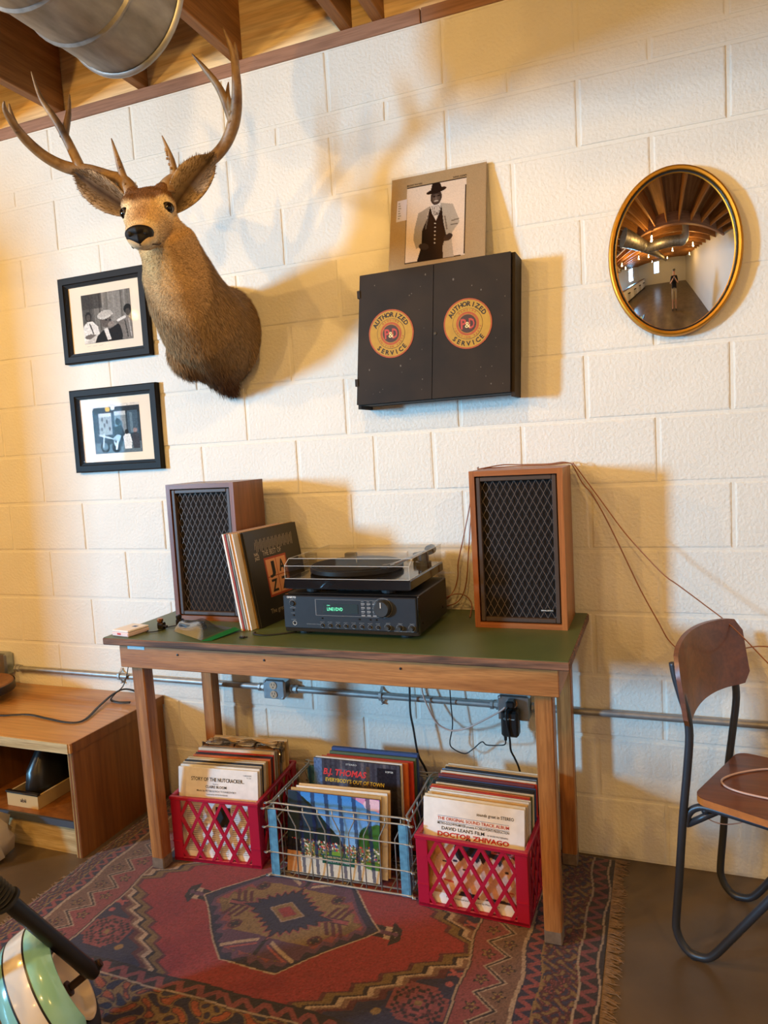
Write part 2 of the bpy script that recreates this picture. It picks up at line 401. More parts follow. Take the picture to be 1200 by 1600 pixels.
# timber ceiling: plank deck, joists resting on the wall plate, rim board between them
ceil = struct(MB().box(-8.1, 2.75, -9.1, .2, 3.05, 3.1).build('ceiling', 'subfloor_wood', origin=(0, 0, 3.05)))
ceil['label'] = 'open timber ceiling of joists and plank deck'
struct(MB().box(-8.1, -.475, -.004, .14, ZT, 2.757, b=.002).build('trim_1', 'plate_wood'))['label'] = 'brown timber wall plate above the block wall'
struct(MB().box(-.472, 2.7, -.004, .14, ZT, 2.757, b=.002).build('trim_2', 'plate_wood'))
jx = [-1.952 - BR * i for i in range(1, 15)] + [-1.952, -1.5455, -1.1375, -.715, -.60, -.324] + [-.324 + BR * i for i in range(1, 8)]
j0 = None
for x in jx:
    if j0 is None: j0 = MB().box(-.038, 0, -1.35, .014, 2.757, 3.05, b=.002).build('joist', 'joist_wood', ceil); o = j0
    else: o = j0.copy(); COL.objects.link(o)
    o.location = (x, 0, 0)
MB().box(-7.95, 2.6, -1.44, -1.352, 2.70, 3.045, b=.004).build('beam', 'plate_wood', ceil)
j1 = None
for k in range(15):                                   # beyond the beam the joists run the other way
    if j1 is None: j1 = MB().box(-7.95, 2.6, -.045, 0, 2.757, 3.045, b=.002).build('cross_joist', 'joist_wood_x', ceil); o = j1
    else: o = j1.copy(); COL.objects.link(o)
    o.location = (0, -1.9 - .48 * k, 0)
MB().box(-8.1, 2.7, .016, .05, 2.757, 3.05).build('rim_board', 'pine', ceil)
for i in range(44):
    MB().box(-8.1, 2.7, -.2 * i - .199 + .08, -.2 * i + .08, 3.045, 3.05).build('deck_plank', 'subfloor_wood', ceil)
# ------------------------------------------------------------------ round spiral duct under the joists
DX, DZ, DR = -1.067, 2.565, .183
t = thing('air_duct', 'big round galvanized air duct with ribbed seams under the joists', 'duct', (DX, -.7, DZ - DR))
ax = (0, -1, 0); base = (DX, -.7, DZ)
prof = [(DR - .004, 0), (DR + .004, 0), (DR + .004, .012), (DR, .014)]; h = .014
while h < 7.2:
    nh = h + (.145 if h < 2.2 else .5)
    prof += [(DR, nh - .009), (DR + .006, nh - .003), (DR + .006, nh + .003), (DR, nh + .009)]; h = nh + .008
MB().lathe(prof, base, ax, 48, cap=False).build('pipe', 'galv', t, smooth=math.radians(15))
MB().lathe([(DR - .003, .004), (1e-4, .006)], base, ax, 48, cap=False).build('end_cap', 'galv', t, smooth=True)
MB().lathe([(DR + .002, -.002), (DR + .008, .002), (DR + .008, .012), (DR + .002, .016)], base, ax, 48, cap=False).build('end_rim', 'galv_pipe', t, smooth=True)
BZ_, BR_ = 2.505, .165
elb = [Vector((-1.067, -1.98, BZ_)), Vector((-.9, -1.98, BZ_))]; bx = -.9
mb = MB(); prof = [(BR_, 0)]; h = 0
while h < 1.55: prof += [(BR_, h + .12), (BR_ + .005, h + .124), (BR_ + .005, h + .130), (BR_, h + .134)]; h += .134
mb.lathe(prof, (-1.0, -1.98, BZ_), (1, 0, 0), 36, cap=False); mb.build('branch_pipe', 'galv', t, smooth=math.radians(15))
P_ = [(.55, -1.98, BZ_)] + [(.60 + .22 * math.sin(a), -1.98, BZ_ + .22 * (1 - math.cos(a))) for a in np.linspace(0, PI / 2, 7)] + [(.82, -1.98, 3.0)]
MB().tube(P_, BR_ + .006, 32).build('elbow', 'galv_pipe', t, smooth=math.radians(20))
for y in (-1.7, -3.6, -5.4):
    MB().tube([(DX + (DR + .004) * math.cos(a), y, DZ + (DR + .004) * math.sin(a)) for a in np.linspace(PI * .02, -PI * 1.02, 28)], .012, 4, sq=(1, .15)).build('hanger_strap', 'galv_pipe', t)
tag(MB().box(-1.405, -1.36, -3.2, -.775, 2.705, 2.7565, b=.003).build('cable_channel', 'steel_box'), 'grey metal channel fixed under the joists beside the duct', 'channel')

# ------------------------------------------------------------------ string lights over the room (seen in the round mirror)
mat('socket', (.02, .02, .02), .5); emit('bulb_glow', (1, .62, .25), 30)
b0 = None
LB = ['by the left wall end', 'second from the left', 'ahead of the duct end', 'ahead of the wall cabinet', 'by the white right wall', 'far out on the left', 'deep in the right corner', 'deep in the middle', 'deep on the left', 'nearest above the table']
for i, (x, y, z, pw) in enumerate(BULBS):
    t = thing('string_bulb', 'glowing filament bulb of the string lights, ' + LB[i], 'light bulb', (x, y, z), 'string light bulbs')
    MB().lathe([(.014, .06), (.018, .05), (.018, .0), (.014, -.005)], (x, y, z + .05), n=10).build('socket', 'socket', t)
    MB().lathe([(.012, .045), (.022, .02), (.028, -.002), (.022, -.026), (.008, -.036), (1e-4, -.038)], (x, y, z), n=12, cap=False).build('glass_bulb', 'bulb_glow', t, smooth=True)
    MB().tube([(x, y, z + .10), (x, y, 2.757)], .003, 5).build('drop_cord', 'black', t)
    l = bpy.data.lights.new('bulb_light', 'POINT'); l.energy = pw; l.color = WARM; l.shadow_soft_size = .03
    lo = bpy.data.objects.new('bulb_light', l); COL.objects.link(lo); lo.location = (0, 0, -.075); lo.parent = t

# ------------------------------------------------------------------ work table with green top
TX0, TX1, TY0, TY1, TZ = -1.487, -.013, -.537, -.008, .813
t = thing('work_table', 'old oak work table with worn green linoleum top', 'table', ((TX0 + TX1) / 2, (TY0 + TY1) / 2, .008))
MB().box(TX0, TX1, TY0, TY1, TZ - .024, TZ - .0015, b=.003).build('table_top', 'worn_edge', t)['label'] = 'worn chipped wooden edge of the table top'
MB().box(TX0 + .004, TX1 - .004, TY0 + .003, TY1 - .002, TZ - .003, TZ).build('linoleum', 'lino_green', t)['label'] = 'dark green linoleum surface'
ax0, ax1, ay0, ay1, az0, az1 = TX0 + .050, TX1 - .031, TY0 + .018, TY1 - .02, TZ - .1, TZ - .024
MB().box(ax0, ax1, ay0, ay0 + .02, az0, az1, b=.002).build('apron', 'oak_x', t)
MB().box(ax0, ax1, ay1 - .02, ay1, az0, az1, b=.002).build('apron', 'oak_x', t)
for x in (ax0, ax1 - .02): MB().box(x, x + .02, ay0 + .02, ay1 - .02, az0, az1, b=.002).build('apron', 'oak_y', t)
LW = .047
for x in (ax0 + .021, ax1 - .021 - LW):
    for y in (ay0 + .021, ay1 - .021 - LW):
        sx = 0
        if x < -.7 and y > -.3: x, y = x - .018, y - .012
        mb = MB().box(x, x + LW, y, y + LW, .008, az1, b=.003)
        for i, p in enumerate(mb.v):
            if p[2] < .4: mb.v[i] = (p[0] * 1 + sx + (.0), p[1] + (.02 if y < -.3 else 0), p[2])
        lg = mb.build('leg', 'oak_z', t)
        MB().box(x - .0006 + sx, x + LW + .0006 + sx, y - .0006 + (.0197 if y < -.3 else 0), y + LW + .0006 + (.0197 if y < -.3 else 0), .0085, .05, b=.003).build('scuffed_foot', 'grey_scuff' if 'grey_scuff' in MATS else mat('grey_scuff', S(128, 112, 98), .8, n=.4, nscale=60), lg)
pl = Plane((ax0 + .01, ay0, .790), (ax0 + .08, ay0, .786), (ax0 + .01, ay0, .778))
mb = MB(); mb.box(-1.402, -1.336, ay0 - .0012, ay0, .775, .785); st = mb.build('sticker', mat('sticker_blue', S(150, 205, 225), .5), t)
pl = Plane((-1.402, ay0 - .0012, .785), (-1.336, ay0 - .0012, .785), (-1.402, ay0 - .0012, .775)); mb = MB()
text(mb, pl, 'INVENTORY', .033, .0078, .005, .052, 'c', bold=.01); mb.build('lettering', 'white_ink', st)
for x in (-1.21, -.9, -.47): MB().lathe([(.0035, 0), (.0035, .002), (1e-4, .0025)], (x, ay0, .765), (0, -1, 0), 8).build('nail_head', 'black', t)

# ------------------------------------------------------------------ conduit, outlet boxes, power brick and loose wires
CZ = .492
t = thing('wall_conduit', 'galvanized conduit pipe along the block wall', 'conduit', (-.9, -.02, CZ))
for a, b in ((-4.2, -2.63), (-2.48, -1.235), (-1.075, -.335), (-.182, 2.5)): MB().tube([(a, -.017, CZ), (b, -.017, CZ)], .0115, 12).build('pipe', 'galv_pipe', t, smooth=AUTO)
for x in (-1.903, -.738, .9):
    mb = MB().tube([(x, -.001, CZ + .03), (x, -.012, CZ + .016), (x, -.029, CZ + .012), (x, -.0305, CZ), (x, -.029, CZ - .012), (x, -.012, CZ - .016), (x, -.002, CZ - .034)], .007, 4, sq=(1, .25))
    mb.lathe([(.004, 0), (.004, .012), (1e-4, .013)], (x, -.002, CZ - .03), (0, -1, 0), 8); mb.build('pipe_strap', 'galv_pipe', t)
for x, s in ((-1.218, 1), (-1.092, -1), (-.322, 1), (-.195, -1), (-2.47, -1)):
    mb = MB().lathe([(.0135, -.02), (.0165, -.019), (.0165, -.010), (.0135, -.009), (.0135, 0), (.0175, .001), (.0175, .008), (.012, .009)], (x, -.017, CZ), (s, 0, 0), 8); mb.build('coupling', 'galv_pipe', t, smooth=AUTO)
def outlet(x, z, wd, hh, label, duplex=True):
    t = thing('outlet_box', label, 'outlet box', (x, -.03, z - hh))
    MB().box(x - wd, x + wd, -.048, 0, z - hh, z + hh, b=.008).build('box', 'steel_box', t)
    MB().box(x - wd + .001, x + wd - .001, -.053, -.0485, z - hh + .001, z + hh - .001, b=.002).build('cover_plate', 'steel_box', t)
    for sx in (-1, 1):
        MB().lathe([(.004, 0), (.004, .002), (1e-4, .003)], (x + sx * wd * .82, -.053, z - sx * hh * .85), (0, -1, 0), 8).build('screw', 'galv_pipe', t)
    if duplex:
        mat('outlet_tan', S(224, 178, 140), .5) if 'outlet_tan' not in MATS else 0
        for dz in (-.017, .017):
            r = MB().lathe([(.0145, 0), (.0145, .003), (1e-4, .0031)], (x, -.053, z + dz), (0, -1, 0), 16).build('receptacle', 'outlet_tan', t)
            mb = MB(); mb.box(x - .0065, x - .0045, -.0566, -.0555, z + dz, z + dz + .008); mb.box(x + .0045, x + .0065, -.0566, -.0555, z + dz, z + dz + .008); mb.lathe([(.0025, 0), (.0025, .001)], (x, -.0556, z + dz - .006), (0, -1, 0), 8); mb.build('slots', 'black', r)
    return t
outlet(-1.155, .497, .044, .036, 'steel duplex outlet box on the conduit under the table')
outlet(-.258, .497, .052, .041, 'steel outlet box on the conduit holding a black power adapter')
outlet(-2.555, .512, .05, .05, 'steel outlet box at the left end of the conduit', False)
t = thing('power_adapter', 'black power adapter brick plugged into the wall outlet', 'power adapter', (-.262, -.075, .41))
MB().box(-.292, -.236, -.098, -.0535, .415, .502, b=.007).build('brick', 'black', t)
pl = Plane((-.292, -.098, .502), (-.236, -.098, .502), (-.292, -.098, .415)); mb = MB(); text(mb, pl, 'CyberPower', .028, .027, .006, .036, 'c'); mb.build('lettering', 'white_ink', t)
MB().lathe([(.006, 0), (.005, -.018), (.003, -.02)], (-.283, -.075, .415), n=8).build('strain_relief', 'black', t)
MB().tube(smoothpath([(-.283, -.075, .397), (-.287, -.07, .38), (-.31, -.06, .37), (-.352, -.055, .365), (-.37, -.05, .372), (-.40, -.05, .345), (-.431, -.05, .325), (-.47, -.05, .338), (-.481, -.05, .36), (-.470, -.045, .42), (-.474, -.04, .5), (-.476, -.035, .56), (-.476, -.024, .70)]), .0022, 5).build('cord', 'black', t, smooth=True)
t = thing('power_plug', 'black plug and cord hanging over the power adapter', 'plug', (-.262, -.07, .51))
MB().box(-.276, -.248, -.088, -.0535, .506, .532, b=.005).build('plug_body', 'black', t)
MB().tube(smoothpath([(-.268, -.086, .512), (-.272, -.106, .50), (-.268, -.104, .45), (-.263, -.104, .41), (-.264, -.09, .37), (-.258, -.06, .33), (-.247, -.05, .29), (-.243, -.05, .24), (-.26, -.05, .10), (-.3, -.05, .012)]), .0033, 6).build('cord', 'black', t, smooth=True)
mat('clear_wire', S(206, 172, 158), .35); mat('copper_wire', S(150, 98, 70), .35); mat('black_cable', (.012, .012, .013), .45)
cord('lamp_wire', [(-.272, -.112, .522), (-.29, -.105, .505), (-.33, -.085, .475), (-.37, -.07, .447), (-.42, -.06, .418), (-.465, -.055, .404), (-.50, -.05, .408), (-.53, -.05, .43), (-.555, -.045, .475), (-.575, -.04, .53), (-.578, -.03, .60), (-.578, -.024, .70)], .003, 'clear_wire', 'pale pinkish lamp wire looping down from the outlet under the table', 'wire')
cord('power_cable', [(-.622, -.024, .70), (-.62, -.04, .55), (-.617, -.055, .46), (-.607, -.06, .40), (-.594, -.062, .31), (-.575, -.045, .25), (-.55, -.04, .16), (-.50, -.04, .012)], .004, 'black_cable', 'thick black cable hanging behind the wire crate', 'cable')
# ------------------------------------------------------------------ two wooden loudspeakers with diamond grilles
wood('walnut_z', S(172, 104, 50), S(130, 70, 28), 'Z', 12, .42, ring=1.2, coat=.15)
wood('walnut_x', S(178, 108, 54), S(134, 74, 30), 'X', 12, .42, ring=1.2, coat=.15)
wood('walnut_dark_z', S(132, 76, 38), S(94, 50, 22), 'Z', 12, .42, ring=1.2, coat=.15)
wood('walnut_dark_x', S(138, 84, 44), S(100, 56, 26), 'X', 12, .42, ring=1.2, coat=.15)
mat('bezel_brown', S(72, 56, 46), .5, n=.2, nscale=40); mat('lattice_grey', S(108, 94, 84), .5); mat('grille_cloth', (.006, .004, .004), .95)
def speaker(x0, x1, fy, by, label, mz, mx, badge):
    z0, z1 = TZ, TZ + .474; th = .016
    t = thing('loudspeaker', label, 'speaker', ((x0 + x1) / 2, (fy + by) / 2, z0), 'pair of loudspeakers on the table')
    for a, b in ((x0, x0 + th), (x1 - th, x1)): MB().add([(a, fy, z0), (b, fy, z0), (b, by, z0), (a, by, z0), (a, fy, z1), (b, fy, z1), (b, by, z1), (a, by, z1)], [(0, 1, 2, 3), (4, 7, 6, 5), (0, 4, 5, 1), (1, 5, 6, 2), (2, 6, 7, 3), (3, 7, 4, 0)]).build('side_panel', mz, t)
    for a, b in ((z0 + .0003, z0 + th), (z1 - th, z1 - .0003)): MB().box(x0 + th, x1 - th, fy + .0002, by, a, b).build('end_panel', mx, t)
    MB().box(x0 + th, x1 - th, by - .01, by - .001, z0 + th, z1 - th).build('back_board', 'black_matte', t)
    ix0, ix1, iz0, iz1 = x0 + th, x1 - th, z0 + th, z1 - th; bw = .016
    MB().box(ix0, ix1, fy + .022, fy + .03, iz0, iz1).build('baffle', 'grille_cloth', t)
    mb = MB(); g = .003
    mb.box(ix0 + g, ix0 + bw, fy + .004, fy + .022, iz0 + g, iz1 - g, b=.002); mb.box(ix1 - bw, ix1 - g, fy + .004, fy + .022, iz0 + g, iz1 - g, b=.002)
    mb.box(ix0 + bw, ix1 - bw, fy + .004, fy + .022, iz0 + g, iz0 + bw, b=.002); mb.box(ix0 + bw, ix1 - bw, fy + .004, fy + .022, iz1 - bw, iz1 - g, b=.002)
    mb.build('bezel', 'bezel_brown', t)
    gx0, gx1, gz0, gz1 = ix0 + bw - .001, ix1 - bw + .001, iz0 + bw - .001, iz1 - bw + .001; nc, nr = 20, 10; cw, ch = (gx1 - gx0) / nc, (gz1 - gz0) / nr; mb = MB()
    for i in range(nc + 1):
        pts = []
        for j in range(nr * 6 + 1):
            q = j / 6; ph = q % 1.0; tri = abs(2 * ph - 1); tri = .75 * tri + .25 * tri * tri * (3 - 2 * tri)
            s = 1 if i % 2 else -1
            x = gx0 + i * cw + s * (tri - .5) * cw; pts.append((min(max(x, gx0), gx1), fy + .014 + (.0015 if i % 2 else 0), gz0 + q * ch))
        mb.tube(pts, .00075, 4)
    lat = mb.build('lattice', 'lattice_grey', t); lat['kind'] = 'stuff'
    if badge:
        bx, bz = ix1 - .062, iz0 + .036
        b = MB().box(bx, bx + .04, fy + .009, fy + .0125, bz, bz + .007, b=.0008).build('badge', 'black', t)
        pl = Plane((bx, fy + .009, bz + .007), (bx + .04, fy + .009, bz + .007), (bx, fy + .009, bz)); mb = MB(); text(mb, pl, 'REALISTIC', .02, .0053, .0038, .034, 'c', bold=.01); mb.build('lettering', 'white_ink', b)
    return t
speaker(-.3265, -.0525, -.233, -.035, 'walnut loudspeaker with diamond grille at the right end of the table', 'walnut_z', 'walnut_x', True)
speaker(-1.388, -1.116, -.283, -.092, 'dark brown loudspeaker with diamond grille behind the leaning records', 'walnut_dark_z', 'walnut_dark_x', False)
# speaker wires
spw = [(-.32, -.12, 1.2895), (-.26, -.05, 1.2965), (-.20, -.04, 1.294), (-.12, -.035, 1.2925), (-.075, -.03, 1.296), (-.045, -.028, 1.289)]
cord('speaker_wire', [(-.362, -.02, 1.24), (-.335, -.07, 1.2905)] + spw + [(-.036, -.05, 1.284), (.035, -.06, 1.18), (.104, -.08, 1.08), (.17, -.09, 1.00), (.215, -.1, .952), (.25, -.1, .925), (.32, -.1, .868), (.384, -.11, .815), (.46, -.14, .735), (.56, -.2, .62), (.60, -.28, .50), (.56, -.34, .458)], .0019, 'copper_wire', 'brown speaker wire running from the right speaker top across to the chair back', 'wire')
cord('speaker_wire', [(-.312, -.10, 1.2895), (-.25, -.065, 1.2900), (-.19, -.06, 1.2905), (-.11, -.05, 1.290), (-.06, -.026, 1.293), (-.044, -.022, 1.28), (-.02, -.02, 1.23), (.01, -.02, 1.19), (.046, -.02, 1.12), (.09, -.02, 1.02), (.143, -.02, .895), (.19, -.02, .80), (.225, -.025, .735), (.27, -.06, .715), (.36, -.07, .72), (.46, -.06, .742), (.54, -.06, .735)], .0019, 'copper_wire', 'brown speaker wire drooping down the wall behind the chair', 'wire')
cord('speaker_wire', [(-.372, -.02, 1.22), (-.385, -.022, 1.15), (-.41, -.024, 1.05), (-.429, -.025, .975), (-.432, -.026, .93), (-.445, -.03, .885), (-.47, -.05, .855), (-.50, -.07, .84)], .0022, 'copper_wire', 'brown wire hanging behind the receiver, the one on the left', 'wire')
cord('speaker_wire', [(-.363, -.018, 1.22), (-.378, -.018, 1.14), (-.392, -.02, 1.02), (-.403, -.022, .92), (-.418, -.025, .868), (-.445, -.03, .838), (-.49, -.06, .83)], .0022, 'copper_wire', 'brown wire hanging behind the receiver, the one nearest the right speaker', 'wire')
cord('speaker_wire', [(-.49, -.06, .85), (-.455, -.04, .868), (-.425, -.035, .872), (-.40, -.035, .862), (-.385, -.04, .838), (-.382, -.07, .8165), (-.372, -.12, .8155)], .0022, 'copper_wire', 'short brown wire arching onto the table beside the receiver', 'wire')

# ------------------------------------------------------------------ receiver
RX0, RX1, RY0, RY1 = -.884, -.449, -.413, -.105; RZ0, RZ1 = TZ + .012, TZ + .129
t = thing('stereo_receiver', 'black stereo receiver with lit display under the turntable', 'receiver', ((RX0 + RX1) / 2, (RY0 + RY1) / 2, TZ))
MB().box(RX0 + .004, RX1 - .002, RY0 + .022, RY1, RZ0, RZ1, b=.003).build('case', mat('case_black', (.016, .013, .011), .45), t)
MB().box(RX0, RX1, RY0 + .006, RY0 + .0225, RZ0, RZ1 - .002, b=.002).build('base_strip', 'black_gloss', t)
MB().box(RX0 + .001, RX1 - .003, RY0, RY0 + .0065, RZ0 + .012, RZ1 - .004, b=.0025).build('front_panel', 'panel_blue_black', t)
pl = Plane((RX0, RY0, RZ1 - .004), (RX1, RY0, RZ1 - .004), (RX0, RY0, RZ0 + .012)); W_, H_ = pl.w, pl.h
def knob(name, x, y, r, h, m, n=20, parent=t):
    o = pl.at(x, y, 0); return MB().lathe([(r * 1.03, 0), (r, h * .7), (r * .86, h), (1e-4, h * .98)], o, tuple(pl.n), n, cap=False).build(name, m, parent, smooth=AUTO)
mat('knob_grey', (.05, .055, .06), .35, .3); mat('button_black', (.012, .012, .014), .35); emit('display_green', (.18, 1, .55), 1.6)
def ring(x, y, r, m='grey_ink'):
    o = pl.at(x, y, .0004); MB().lathe([(r, 0), (r + .0009, .0003), (r + .0009, 0)], o, tuple(pl.n), 20, cap=False).build('dial_ring', m, t)
ring(.757 * W_, .30 * H_, .0285); k = knob('volume_knob', .757 * W_, .31 * H_, .0255, .018, 'knob_grey', 32)
MB().box(-.001, .001, -.0192, -.018, .004, .02, M=Matrix.Translation(pl.at(.757 * W_, .31 * H_, 0))).build('pointer', 'white_ink', k)
ring(.075 * W_, .235 * H_, .0095); knob('power_button', .075 * W_, .235 * H_, .0085, .005, 'button_black')
for y in (.44, .60): knob('small_button', .078 * W_, y * H_, .0028, .003, 'button_black', 10)
ring(.085 * W_, .84 * H_, .0058, 'white_ink'); knob('headphone_jack', .085 * W_, .84 * H_, .0042, .001, 'black_matte', 14)
for i in range(8):
    x = (.30 + i * .0595) * W_; ring(x, .88 * H_, .0062); knob('source_button', x, .88 * H_, .0055, .004, 'button_black', 14)
for i in range(3):
    x = (.80 + i * .085) * W_; ring(x - .006, .87 * H_, .0098); knob('tone_knob', x - .006, .875 * H_, .0075, .013, 'knob_grey', 18)
for x in (.30, .58, .66, .705): knob('small_button', x * W_, .66 * H_, .0026, .003, 'button_black', 10)
pts = lambda x0, y0, x1, y1: [(x0 * W_, y0 * H_), (x1 * W_, y0 * H_), (x1 * W_, y1 * H_), (x0 * W_, y1 * H_)]
mb = MB(); 
for a in ((.255, .09, .735, .097), (.255, .575, .735, .582), (.255, .09, .258, .582), (.732, .09, .735, .582)): flat(mb, pl, pts(*a))
mb.build('display_outline', 'grey_ink', t)
d = MB().box(RX0 + .315 * W_, RX0 + .575 * W_, RY0 - .001, RY0 + .002, RZ1 - .004 - .50 * H_, RZ1 - .004 - .22 * H_).build('display', mat('display_glass', (.03, .05, .06), .15), t)
mb = MB(); text(mb, pl, 'LINE1/DVD', .345 * W_, .425 * H_, .0105, .051, 'l', z=.0016); text(mb, pl, 'STEREO', .345 * W_, .285 * H_, .003, .010, 'l', z=.0016); mb.build('display_text', 'display_green', d)
for i in range(4):
    for j in range(3):
        x, y = (.60 + j * .042) * W_, (.13 + i * .115) * H_; mb = MB(); flat(mb, pl, [(x, y + .005), (x + .012, y + .005), (x + .012, y + .0085), (x, y + .0085)], .0012); flat(mb, pl, [(x, y), (x + .009, y), (x + .009, y + .0012), (x, y + .0012)]); mb.build('key', 'grey_ink', t)
mb = MB(); text(mb, pl, 'ONKYO', .035 * W_, .075 * H_, .0058, .031, 'l', bold=.03); mb.build('brand_lettering', 'white_ink', t)
mb = MB()
for s, x, y, wd in (('STANDBY/ON', .055, .13, .022), ('VOLUME', .74, .045, .025), ('SPEAKERS', .055, .385, .02), ('PHONES', .06, .745, .016), ('POWER', .06, .545, .014)): text(mb, pl, s, x * W_, y * H_, .0022, wd)
for i, s in enumerate(('MULTI CH', 'DVD', 'TAPE', 'VIDEO 1', 'CD', 'FM', 'AM', 'PHONO')): text(mb, pl, s, (.30 + i * .0595) * W_, .785 * H_, .0021, .014, 'c')
for i, s in enumerate(('BASS', 'TREBLE', 'BALANCE')): text(mb, pl, s, (.79 + i * .085) * W_, .755 * H_, .0022, .014, 'c')
text(mb, pl, 'DISCRETE OUTPUT STAGE', .18 * W_, .865 * H_, .0024, .045); text(mb, pl, 'STEREO RECEIVER TX-8255', .83 * W_, .985 * H_, .0025, .06, bold=.005)
mb.build('lettering', 'grey_ink', t)['kind'] = 'stuff'
for i in range(9):
    for j in range(3):
        x = RX0 + .10 + i * .028; y = RY0 + .075 + j * .065
        MB().box(x, x + .02, y, y + .055, RZ1 - .0005, RZ1 + .0008).build('vent_slot', 'black_matte', t)
for x in (RX0 + .05, RX1 - .05):
    for y in (RY0 + .05, RY1 - .05): MB().lathe([(.020, 0), (.022, .004), (.022, .012)], (x, y, TZ), n=16).build('foot', 'rubber', t)
for y in (RY0 + .05, RY1 - .05): MB().lathe([(.004, 0), (.004, .002), (1e-4, .003)], (RX1 - .002, y, RZ0 + .03), (1, 0, 0), 8).build('screw', 'black_gloss', t)

# ------------------------------------------------------------------ turntable with clear dust cover
Z0 = RZ1 + .018; QX0, QX1, QY0, QY1 = -.872, -.464, -.418, -.085
t = thing('turntable', 'black record turntable with clear dust cover on the receiver', 'turntable', ((QX0 + QX1) / 2, (QY0 + QY1) / 2, RZ1))
MB().box(QX0, QX1, QY0, QY1, Z0, Z0 + .03, b=.003).build('plinth', 'black_gloss', t)
for x in (QX0 + .075, QX1 - .085):
    for y in (QY0 + .05, QY1 - .05): MB().lathe([(.014, 0), (.022, .004), (.024, .018)], (x, y, RZ1 + .0002), n=16).build('foot', 'rubber', t)
PZ = Z0 + .03; pc = (-.70, -.25)
p = MB().lathe([(.145, .004), (.149, .006), (.149, .018), (.145, .020), (1e-4, .020)], (*pc, PZ), n=48, cap=False).build('platter', 'black', t, smooth=AUTO)
MB().lathe([(.143, .0205), (.143, .023), (1e-4, .023)], (*pc, PZ), n=48, cap=False).build('mat', 'black_matte', p)
MB().lathe([(.004, .02), (.003, .034), (1e-4, .036)], (*pc, PZ), n=10).build('spindle', 'chrome', p)
mb = MB(); mb.lathe([(.026, 0), (.026, .012), (.018, .014), (.018, .04), (.012, .045)], (-.508, -.155, PZ), n=20)
a = mb.build('tonearm_base', 'knob_grey', t, smooth=AUTO)
MB().tube(smoothpath([(-.503, -.11, PZ + .042), (-.508, -.155, PZ + .042), (-.518, -.25, PZ + .040), (-.535, -.33, PZ + .036), (-.552, -.36, PZ + .034)]), .0045, 8).build('tonearm', 'chrome', t, smooth=True)
MB().lathe([(.016, 0), (.016, .026)], (-.501, -.112, PZ + .042), (.05, 1, 0), 14).build('counterweight', 'knob_grey', t, smooth=AUTO)
MB().box(-.566, -.545, -.385, -.355, PZ + .026, PZ + .038, b=.002).build('headshell', 'black', t)
# dust cover: bevelled front edge, open underneath
cz0, cz1 = PZ + .001, PZ + .058; x0, x1, y0, y1 = QX0 + .003, QX1 - .003, QY0 + .003, QY1 - .004
prof = [(y0, cz0), (y0, cz1 - .018), (y0 + .03, cz1), (y1, cz1), (y1, cz0)]
mb = MB(); n = len(prof)
mb.add([(x0, y, z) for y, z in prof] + [(x1, y, z) for y, z in prof], [(i, i + 1, i + 1 + n, i + n) for i in range(n - 1)] + [tuple(range(n)), tuple(range(n, 2 * n))])
cv = mb.build('dust_cover', 'clear_plastic', t)
mat('acrylic_edge', S(205, 205, 200), .2)
mb = MB(); 
for pts_ in ([(x0, y0, cz0), (x0, y0, cz1 - .018), (x1, y0, cz1 - .018), (x1, y0, cz0), (x0, y0, cz0)], [(x0, y0, cz1 - .018), (x0, y0 + .03, cz1), (x0, y1, cz1)], [(x1, y0, cz1 - .018), (x1, y0 + .03, cz1), (x1, y1, cz1)], [(x1, y0, cz0), (x1, y1, cz0)], [(x0, y0 + .03, cz1), (x1, y0 + .03, cz1)]):
    for a_, b_ in zip(pts_[:-1], pts_[1:]): mb.tube([a_, b_], .0009, 4)
mb.build('cover_edge', 'acrylic_edge', cv)
for x in (QX0 + .06, QX1 - .1): MB().box(x, x + .04, QY1 - .012, QY1 + .012, PZ, PZ + .03, b=.003).build('hinge', 'black', t)
pl = Plane((-.70, -.145, cz1), (-.62, -.145, cz1), (-.70, -.165, cz1)); mb = MB(); text(mb, pl, 'audio-technica', 0, .012, .008, .07); mb.build('brand_lettering', 'grey_ink', cv)

# ------------------------------------------------------------------ records leaning on the speaker
AZ, LE = math.radians(86), math.radians(9.0)
d_ = Vector((math.cos(AZ), math.sin(AZ), 0)); nl = Vector((-math.sin(AZ), math.cos(AZ), 0)); up = Vector((0, 0, 1)) * math.cos(LE) + nl * math.sin(LE); nn = d_.cross(up).normalized()
P0 = Vector((-1.001, -.352, TZ + .001))
def lean_sleeve(off, th, slide, h, edge, label, front=None):
    o = P0 + nl * off / math.cos(LE) + d_ * slide; q = []
    for a in (0, .315):
        for b in (0, h):
            for c in (0, th): q.append(o + d_ * a + up * b - nn * c)
    mb = MB(); mb.add(q, [(0, 4, 6, 2), (1, 3, 7, 5), (0, 1, 5, 4), (2, 6, 7, 3), (0, 2, 3, 1), (4, 5, 7, 6)])
    lo = o - nn * 0
    ob = mb.build('record_sleeve', edge, origin=tuple(o)); tag(ob, label, 'record', 'records leaning on the table')
    return ob, Plane(o + up * h, o + up * h + d_ * .315, o)
mat('sl_black', (.022, .02, .018), .4); mat('sl_gold', S(170, 134, 70), .5, n=.4, nscale=12, col2=S(110, 84, 40)); mat('sl_white', S(228, 222, 212), .6); mat('sl_red', S(176, 62, 56), .6); mat('sl_dark', (.03, .03, .026), .6, n=.6, nscale=90, stretch=(1, 1, .05), col2=S(160, 150, 130)); mat('sl_orange', S(224, 160, 88), .6)
jz, pj = lean_sleeve(0, .0045, 0, .315, 'sl_black', 'black jazz record sleeve with orange letter squares leaning beside the receiver')
